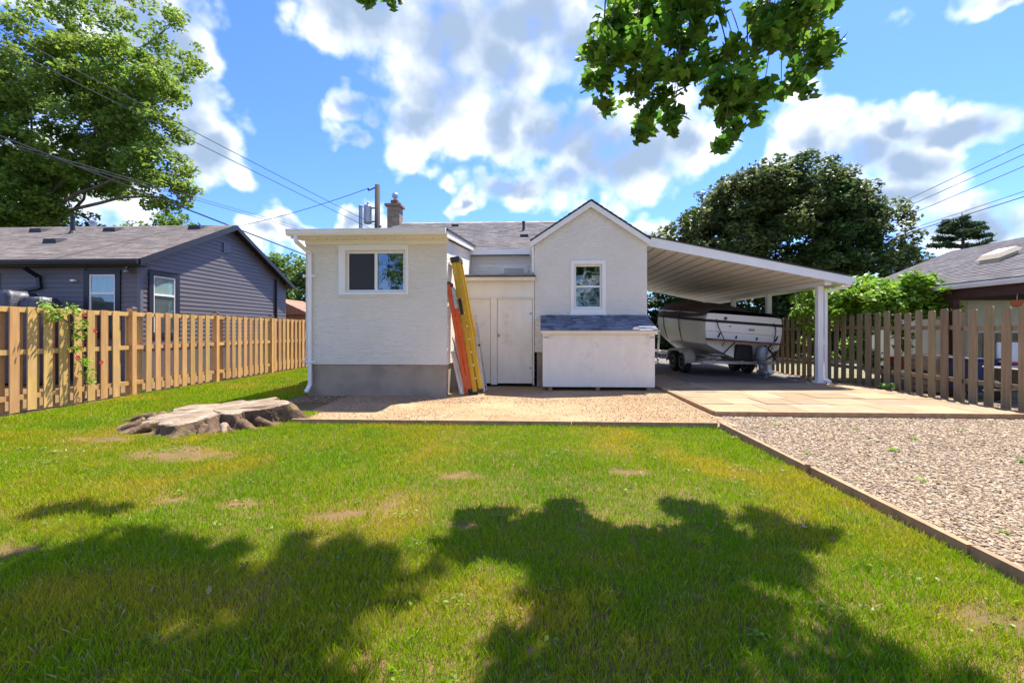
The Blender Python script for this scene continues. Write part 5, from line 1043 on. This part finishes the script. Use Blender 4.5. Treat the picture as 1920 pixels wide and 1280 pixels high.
# ------------------------------------------------------------------ overhanging maple (trunk stands behind the camera)
OT = thing('overhanging_maple', 'maple branches hanging into the top of the picture over the lawn', 'tree', (1.6, -3.0, 0))
TH = R(2.684); CF = 853.33
def at(px, py, Y):
    a = (px - 960) / CF; b = (620 - py) / CF; rx_, ry_ = a * math.cos(TH) - math.sin(TH), a * math.sin(TH) + math.cos(TH); t = Y / ry_; return (rx_ * t, Y, 1.4 + b * t)
rd = random.Random(21)
HANG = [(1128, 95, .30), (1120, 150, .26), (1140, 195, .18), (1155, 40, .30), (1200, 90, .32), (1240, 30, .34), (1230, 130, .28), (1195, 165, .24), (1290, 70, .34), (1280, 140, .26), (1320, 20, .28), (1330, 120, .26), (1240, 180, .18),
        (1265, 215, .17), (1215, 225, .20), (1198, 250, .13), (1265, 245, .08), (1370, 160, .27), (1400, 130, .24), (1395, 185, .24), (1360, 210, .22), (1375, 245, .16), (1352, 275, .14), (1430, 170, .18), (1420, 215, .14), (1345, 175, .22),
        (1420, 25, .22), (1460, 40, .30), (1500, 25, .34), (1545, 15, .22), (1440, 70, .20), (1490, 80, .26), (1530, 75, .20), (1560, 85, .18), (1545, 110, .16), (1510, 125, .20), (1490, 155, .15), (1515, 170, .10), (1465, 180, .09), (1280, 5, .3), (1190, 5, .3), (1380, 95, .18)]
cl = []
for (px, py, r) in HANG: p = at(px, py, 4.9 + rd.uniform(-.45, .45)); cl.append((*p, r * .78))
for (px, py, r) in ((690, -2, .14), (730, -8, .20), (680, -25, .25)): p = at(px, py, 5.6); cl.append((*p, r * .8))
tips = list(cl)
def above(sx, sy, z): return (sx + KX * z, sy + KY * z, z)
def inside(pt, poly):
    x, y_ = pt; c = False
    for i in range(len(poly)):
        (x1, y1), (x2, y2) = poly[i], poly[i - 1]
        if (y1 > y_) != (y2 > y_) and x < (x2 - x1) * (y_ - y1) / (y2 - y1) + x1: c = not c
    return c
LEFT = [(-5.2, .6), (-4.0, 2.0), (-3.0, 2.85), (-2.4, 3.0), (-1.7, 2.95), (-1.0, 2.8), (-.9, 2.2), (-.95, .6)]; RIGHT = [(-.1, .4), (.0, 2.6), (.5, 2.75), (1.1, 2.8), (1.35, 2.2), (1.5, 1.5), (1.45, .4)]
for poly, n_ in ((LEFT, 98), (RIGHT, 54)):
    k = 0
    while k < n_:
        q = (rd.uniform(-5.2, 1.6), rd.uniform(-.2, 3.4))
        if not inside(q, poly): continue
        z = rd.uniform(6.3, 8.6); p = above(q[0], q[1], z)
        if p[2] < 1.75 + .76 * p[1]: continue
        cl.append((*p, rd.uniform(.26, .5))); k += 1
for _ in range(60):
    cl.append((rd.uniform(-3.5, 6.5), rd.uniform(-6.0, 0), rd.uniform(5.2, 10), rd.uniform(.5, .9)))
mb = MB(); top = Vector((1.5, -2.4, 4.6)); limb(mb, (1.6, -3.0, -.1), top, .34, .26, .03, 8, 14, rd)
mains = []
for tgt in ((1.9, 4.4, 6.6), (3.2, 4.6, 6.2), (.9, 4.6, 6.8), (-.8, 4.2, 7.6), (-2.6, 3.0, 7.6), (4.6, 0, 8.5), (-1.5, -4, 9), (1.2, 1.0, 8.8)): mains.append(limb(mb, top, tgt, .16, .035, .06, 9, 8, rd))
allp = [p for m_ in mains for p in m_[3:]]
for c in cl:
    cv_ = Vector(c[:3])
    if c in tips:
        up_ = cv_ + Vector((rd.uniform(-.15, .15), rd.uniform(-.1, .2), rd.uniform(.5, .9))); best = min(allp, key=lambda p: (p - up_).length)
        if rd.random() < .45: limb(mb, best, up_, .012, .008, .05, 4, 5, rd)
        limb(mb, up_, cv_, .007, .003, .04, 4, 4, rd)
    elif rd.random() < .6:
        best = min(allp, key=lambda p: (p - cv_).length); limb(mb, best, cv_, .02, .006, .06, 5, 5, rd)
mb.build('trunk', m_bark, OT, smooth=True)
P1 = clump_points([c for c in cl if c in tips], 2000, .95, .1, 31); P2 = clump_points([c for c in cl if c not in tips], 210, .8, .1, 32)
V1, F1 = leaf_mesh(P1, .105, .35, 'maple', droop=.6, seed=33); V2, F2 = leaf_mesh(P2, .17, .6, 'maple', seed=34)
o = link('crown', bigmesh('crown', np.concatenate([V1, V2]), np.concatenate([F1, F2 + len(V1)])), m_leafO, OT); o['kind'] = 'stuff'

# garden trees behind the viewer, mirrored in the windows
for i, (x, yy, lab) in enumerate(((-7, -12, 'leafy tree behind the viewer left of the maple'), (5.5, -14, 'leafy tree behind the viewer right of the maple'))):
    tree('backyard_tree', lab, (x, yy, 0), 3, .25, [(x, yy, 5.5, 3, 3, 3, 1)], m_leafS, .3, 45, .9, 70, seed=60 + i, limbs=5, group='trees behind the viewer')

# ------------------------------------------------------------------ grass blades
BARE = [(-4.15, 4.95, .50, .28), (-3.75, 4.85, .4, .22), (-2.95, 3.62, .20, .08), (-1.15, 3.62, .10, .16), (.95, 4.55, .22, .10), (-.72, 4.35, .20, .10), (-1.45, 3.4, .16, .08), (-.5, 3.25, .12, .06), (2.35, 2.2, .25, .22), (2.1, 1.75, .3, .2), (-2.3, 3.55, .16, .07), (-5.6, 5.6, .35, .15), (-3.35, 2.7, .2, .1)]
def bare(x, y):
    b = np.zeros_like(x)
    for (cx, cy, a, c) in BARE: b = np.maximum(b, np.clip(1.5 - np.sqrt(((x - cx) / a) ** 2 + ((y - cy) / c) ** 2) - 1.9 * (fbm(x * 6, y * 6, 6, 3) - .45), 0, 1))
    return b
def in_stump(x, y): return ((x - SX) / 1.25) ** 2 + ((y - SY) / .95) ** 2 < 1
def blades(name, x0, x1, y0, y1, dens, h, w, seed, cut=None):
    rg = np.random.default_rng(seed); n = int(dens * (x1 - x0) * (y1 - y0)); x = rg.uniform(x0, x1, n); y = rg.uniform(y0, y1, n); keep = rg.random(n) > bare(x, y) * .86
    keep &= ~in_stump(x, y)
    cl_ = fbm(x * 9, y * 9, 40, 2); keep &= rg.random(n) < (.50 + .9 * cl_)
    if cut is not None: keep &= cut(x, y)
    x, y = x[keep], y[keep]; n = len(x); hh = h * (0.55 + .9 * rg.random(n)) * (.6 + .8 * fbm(x * 1.3, y * 1.3, 41, 3)) * (1 - .5 * bare(x, y)); ww = w * rg.uniform(.7, 1.4, n); a = rg.uniform(0, 2 * np.pi, n); lean = rg.normal(0, .38, n); la = rg.uniform(0, 2 * np.pi, n)
    z = lawn_z(x, y) - .004; dx, dy = np.cos(a) * ww / 2, np.sin(a) * ww / 2; tx, ty = np.cos(la) * lean * hh, np.sin(la) * lean * hh
    V = np.empty((n, 4, 3)); V[:, 0] = np.stack([x - dx, y - dy, z], 1); V[:, 1] = np.stack([x + dx, y + dy, z], 1)
    V[:, 2] = np.stack([x + tx * .45 + dx * .7, y + ty * .45 + dy * .7, z + hh * .6], 1); V[:, 3] = np.stack([x + tx, y + ty, z + hh], 1)
    b = (np.arange(n) * 4)[:, None]; T = np.concatenate([b + np.array([[0, 1, 2]]), b + np.array([[0, 2, 3]])])
    dry = np.clip((fbm(x * .9 + 3, y * .9, 42, 4) - .44) * 3.6, 0, 1) * .75 + .9 * (fbm(x * 4, y * 4, 43, 3) - .5); dry = np.clip(dry + .35 * bare(x, y) + rg.normal(0, .16, n), 0, 1)
    lush = np.clip((fbm(x * .7 + 31, y * .7, 44, 3) - .5) * 4, 0, 1)
    gA, gB, gC = np.array([.255, .415, .006]), np.array([.64, .47, .03]), np.array([.13, .34, .006])
    c = gA * (1 - lush[:, None] * .6) + gC * lush[:, None] * .6; c = c * (1 - dry[:, None] * .75) + gB * dry[:, None] * .75; c *= rg.uniform(.72, 1.25, n)[:, None]
    straw = rg.random(n) < .05; c[straw] = np.array([.60, .46, .20]) * rg.uniform(.7, 1.1, straw.sum())[:, None]
    return V.reshape(-1, 3), T, np.repeat(c, 4, 0)
m_blade = mat('grass blades', (1, 1, 1), attr='col', rough=.7, transl=.40, spec=.12)
parts = []
def wedge(x, y): return np.abs(x + .047 * y) < 1.32 * y + .5
spec = [(-4.4, 2.64, 0.9, 3.2, 17500, .040, .0034, None), (-6.8, 2.64, 3.2, 5.0, 10500, .040, .0046, None), (-8.5, 2.64, 5.0, 6.62, 8000, .042, .0055, None), (-8.5, -3.6, 6.62, 10, 3800, .048, .0085, lambda x, y: (x < -4.95) | (y < 7.6)), (-8.5, -4.95, 10, 19, 1900, .05, .013, None)]
spec += [(-8.5, 2.64, -1.0, 6.62, 2300, .045, .011, 'out')]
off = 0; Vs, Ts, Cs = [], [], []
for i, (x0, x1, y0, y1, dn, h, w, cut) in enumerate(spec):
    c_ = (lambda x, y: ~wedge(x, y)) if cut == 'out' else (lambda x, y, cut=cut: wedge(x, y) & (cut(x, y) if cut else True)); V, T, C = blades('g', x0, x1, y0, y1, dn, h, w, 70 + i, c_); Vs.append(V); Ts.append(T + off); Cs.append(C); off += len(V)
o = link('grass', bigmesh('grass', np.concatenate(Vs), np.concatenate(Ts), np.concatenate(Cs)), m_blade); tag(o, 'mown green lawn grass with dry yellow patches', 'grass', kind='stuff')

# ------------------------------------------------------------------ gravel stones
def stones(name, label, regions, m, seed):
    rg = np.random.default_rng(seed); base = np.array([(1, 0, 0), (-1, 0, 0), (0, 1, 0), (0, -1, 0), (0, 0, 1), (0, 0, -1), (.62, .62, .5), (-.62, .62, .5), (-.62, -.62, .5), (.62, -.62, .5)], float)
    tri = np.array([(4, 6, 7), (4, 7, 8), (4, 8, 9), (4, 9, 6), (0, 2, 6), (2, 1, 7), (1, 3, 8), (3, 0, 9), (6, 2, 7), (7, 1, 8), (8, 3, 9), (9, 0, 6)])
    Vs, Ts, Cs = [], [], []; off = 0
    for (x0, x1, y0, y1, dens, s, cut, zf) in regions:
        n = int(dens * (x1 - x0) * (y1 - y0)); x = rg.uniform(x0, x1, n); y = rg.uniform(y0, y1, n)
        if cut: k = cut(x, y, rg); x, y = x[k], y[k]; n = len(x)
        sc = s * rg.uniform(.55, 1.5, n); ang = rg.uniform(0, 6.283, n); c, q = np.cos(ang), np.sin(ang)
        v = base[None] * (1 + rg.uniform(-.28, .28, (n, len(base), 3))) * np.stack([sc, sc * rg.uniform(.6, .95, n), sc * rg.uniform(.35, .6, n)], 1)[:, None]
        til = rg.normal(0, .25, n); vz = v[..., 2] + v[..., 0] * til[:, None]
        vx = v[..., 0] * c[:, None] - v[..., 1] * q[:, None]; vy = v[..., 0] * q[:, None] + v[..., 1] * c[:, None]
        z = zf(x, y) + sc * .18
        V = np.stack([vx + x[:, None], vy + y[:, None], vz + z[:, None]], 2).reshape(-1, 3)
        T = ((np.arange(n) * len(base))[:, None, None] + tri[None]).reshape(-1, 3) + off; off += len(V)
        pal = np.array([(.53, .39, .245), (.45, .31, .18), (.35, .235, .135), (.60, .48, .34), (.26, .175, .105), (.48, .34, .205), (.39, .31, .22)]); cc = pal[rg.integers(0, len(pal), n)] * rg.uniform(.6, 1.0, n)[:, None]
        Vs.append(V); Ts.append(T); Cs.append(np.repeat(cc, len(base), 0))
    o = link(name, bigmesh(name, np.concatenate(Vs), np.concatenate(Ts), np.concatenate(Cs)), m); tag(o, label, 'gravel', kind='stuff')
m_stone = mat('gravel stones', (1, 1, 1), attr='col', rough=.85)
gz = lambda x, y: -0.002 + .03 * (fbm(x * .6, y * .6, 3, 3) - .5)
pz = lambda x, y: .012 + .03 * (fbm(x * .8, y * .8, 9, 3) - .5)
wd = lambda x, y, rg: (np.abs(x + .047 * y) < 1.35 * y + .5)
stones('drive_gravel', 'pinkish tan gravel covering the drive at right', [(2.80, 4.6, 1.8, 4.0, 3500, .0125, wd, gz), (2.80, 8.2, 4.0, 5.8, 2300, .0142, wd, gz), (2.80, 9.1, 5.8, 7.55, 1700, .0160, wd, gz), (2.80, 9.1, -.9, 6.2, 700, .022, lambda x, y, rg: ~wd(x, y, rg) | ((x > 4.6) & (y < 4)) | ((x > 8.2) & (y < 5.8)), gz), (7.98, 8.7, 7.6, 14, 260, .017, None, lambda x, y: x * 0 + .0)], m_stone, 81)
stones('path_gravel', 'loose fine gravel scattered on the dirt path by the house', [(-3.6, 2.9, 6.74, 9.5, 700, .010, lambda x, y, rg: rg.random(len(x)) < .15 + 1.1 * np.clip((fbm(x * .9, y * .9, 51, 3) - .38) * 2.5, 0, 1), pz), (-4.6, -1.0, 8.6, 9.5, 650, .012, None, pz), (-.2, 2.9, 6.8, 10.5, 700, .010, lambda x, y, rg: rg.random(len(x)) < np.clip((x - .6) * .5, 0, 1), pz)], m_stone, 82)

# ------------------------------------------------------------------ small weeds in the gravel and lawn
def weed(x, y, z, s, label, m, seed):
    rd = random.Random(seed); mb = MB()
    for k in range(rd.randint(6, 11)):
        a = rd.uniform(0, 6.28); l = s * rd.uniform(.6, 1.2); d = Vector((math.cos(a), math.sin(a), 0)); b = Vector((-d.y, d.x, 0)); p0 = Vector((x, y, z)); m1 = p0 + d * l * .55 + Vector((0, 0, l * .35)); p2 = p0 + d * l + Vector((0, 0, l * .25))
        mb.add([p0, m1 + b * l * .22, p2, m1 - b * l * .22], [(0, 1, 2, 3)])
    o = mb.build('weed', m); tag(o, label, 'weed', 'small weeds in the gravel drive')
WD = [(3.55, 6.9), (4.6, 6.7), (5.9, 6.6), (6.6, 6.2), (4.2, 5.5), (5.2, 5.1), (3.6, 4.4), (4.7, 4.3), (3.25, 3.3), (4.1, 3.4), (5.9, 5.6), (7.2, 6.9), (3.1, 5.3), (4.9, 6.1)]
for i, (x, y_) in enumerate(WD): weed(x, y_, .01, random.uniform(.03, .06), 'tiny green weed sprouting in the gravel drive', m_leafV, 90 + i)

def rosettes():
    rg = np.random.default_rng(5); P = []
    for _ in range(150):
        y = 1.6 + 5.2 * rg.random() ** .8; x = rg.uniform(-1.25 * y - .3, min(2.6, 1.1 * y))
        if in_stump(np.array([x]), np.array([y]))[0] or x < -8.4: continue
        r = rg.uniform(.03, .10)
        for _k in range(int(rg.integers(6, 22))): a, q = rg.uniform(0, 6.28), r * rg.random() ** .5; P.append((x + q * math.cos(a), y + q * math.sin(a), .022 + rg.uniform(0, .018)))
    return np.array(P)
V, F = leaf_mesh(rosettes(), .026, 1.2, 'oval', seed=77); o = link('clover', bigmesh('clover', V, F), leafmat('clover leaves', (.12, .21, .012), (.16, .25, .02), rnd=.35, hue=.005, tr=.3, sc=4)); tag(o, 'small clover and broadleaf weeds scattered in the lawn', 'clover', kind='stuff')
rg = np.random.default_rng(6); n_ = 45; y = 1.7 + 5 * rg.random(n_); x = np.clip(rg.uniform(-1.2, 1.0, n_) * y, -8.3, 2.6)
V, F = leaf_mesh(np.stack([x, y, np.full(n_, .04)], 1), .04, .8, 'oval', seed=78); o = link('leaf_litter', bigmesh('leaf_litter', V, F), leafmat('dry fallen leaves', (.22, .12, .05), (.34, .22, .10), rnd=.4, tr=.1, sc=4)); tag(o, 'dry fallen leaves scattered over the lawn', 'leaf litter', kind='stuff')
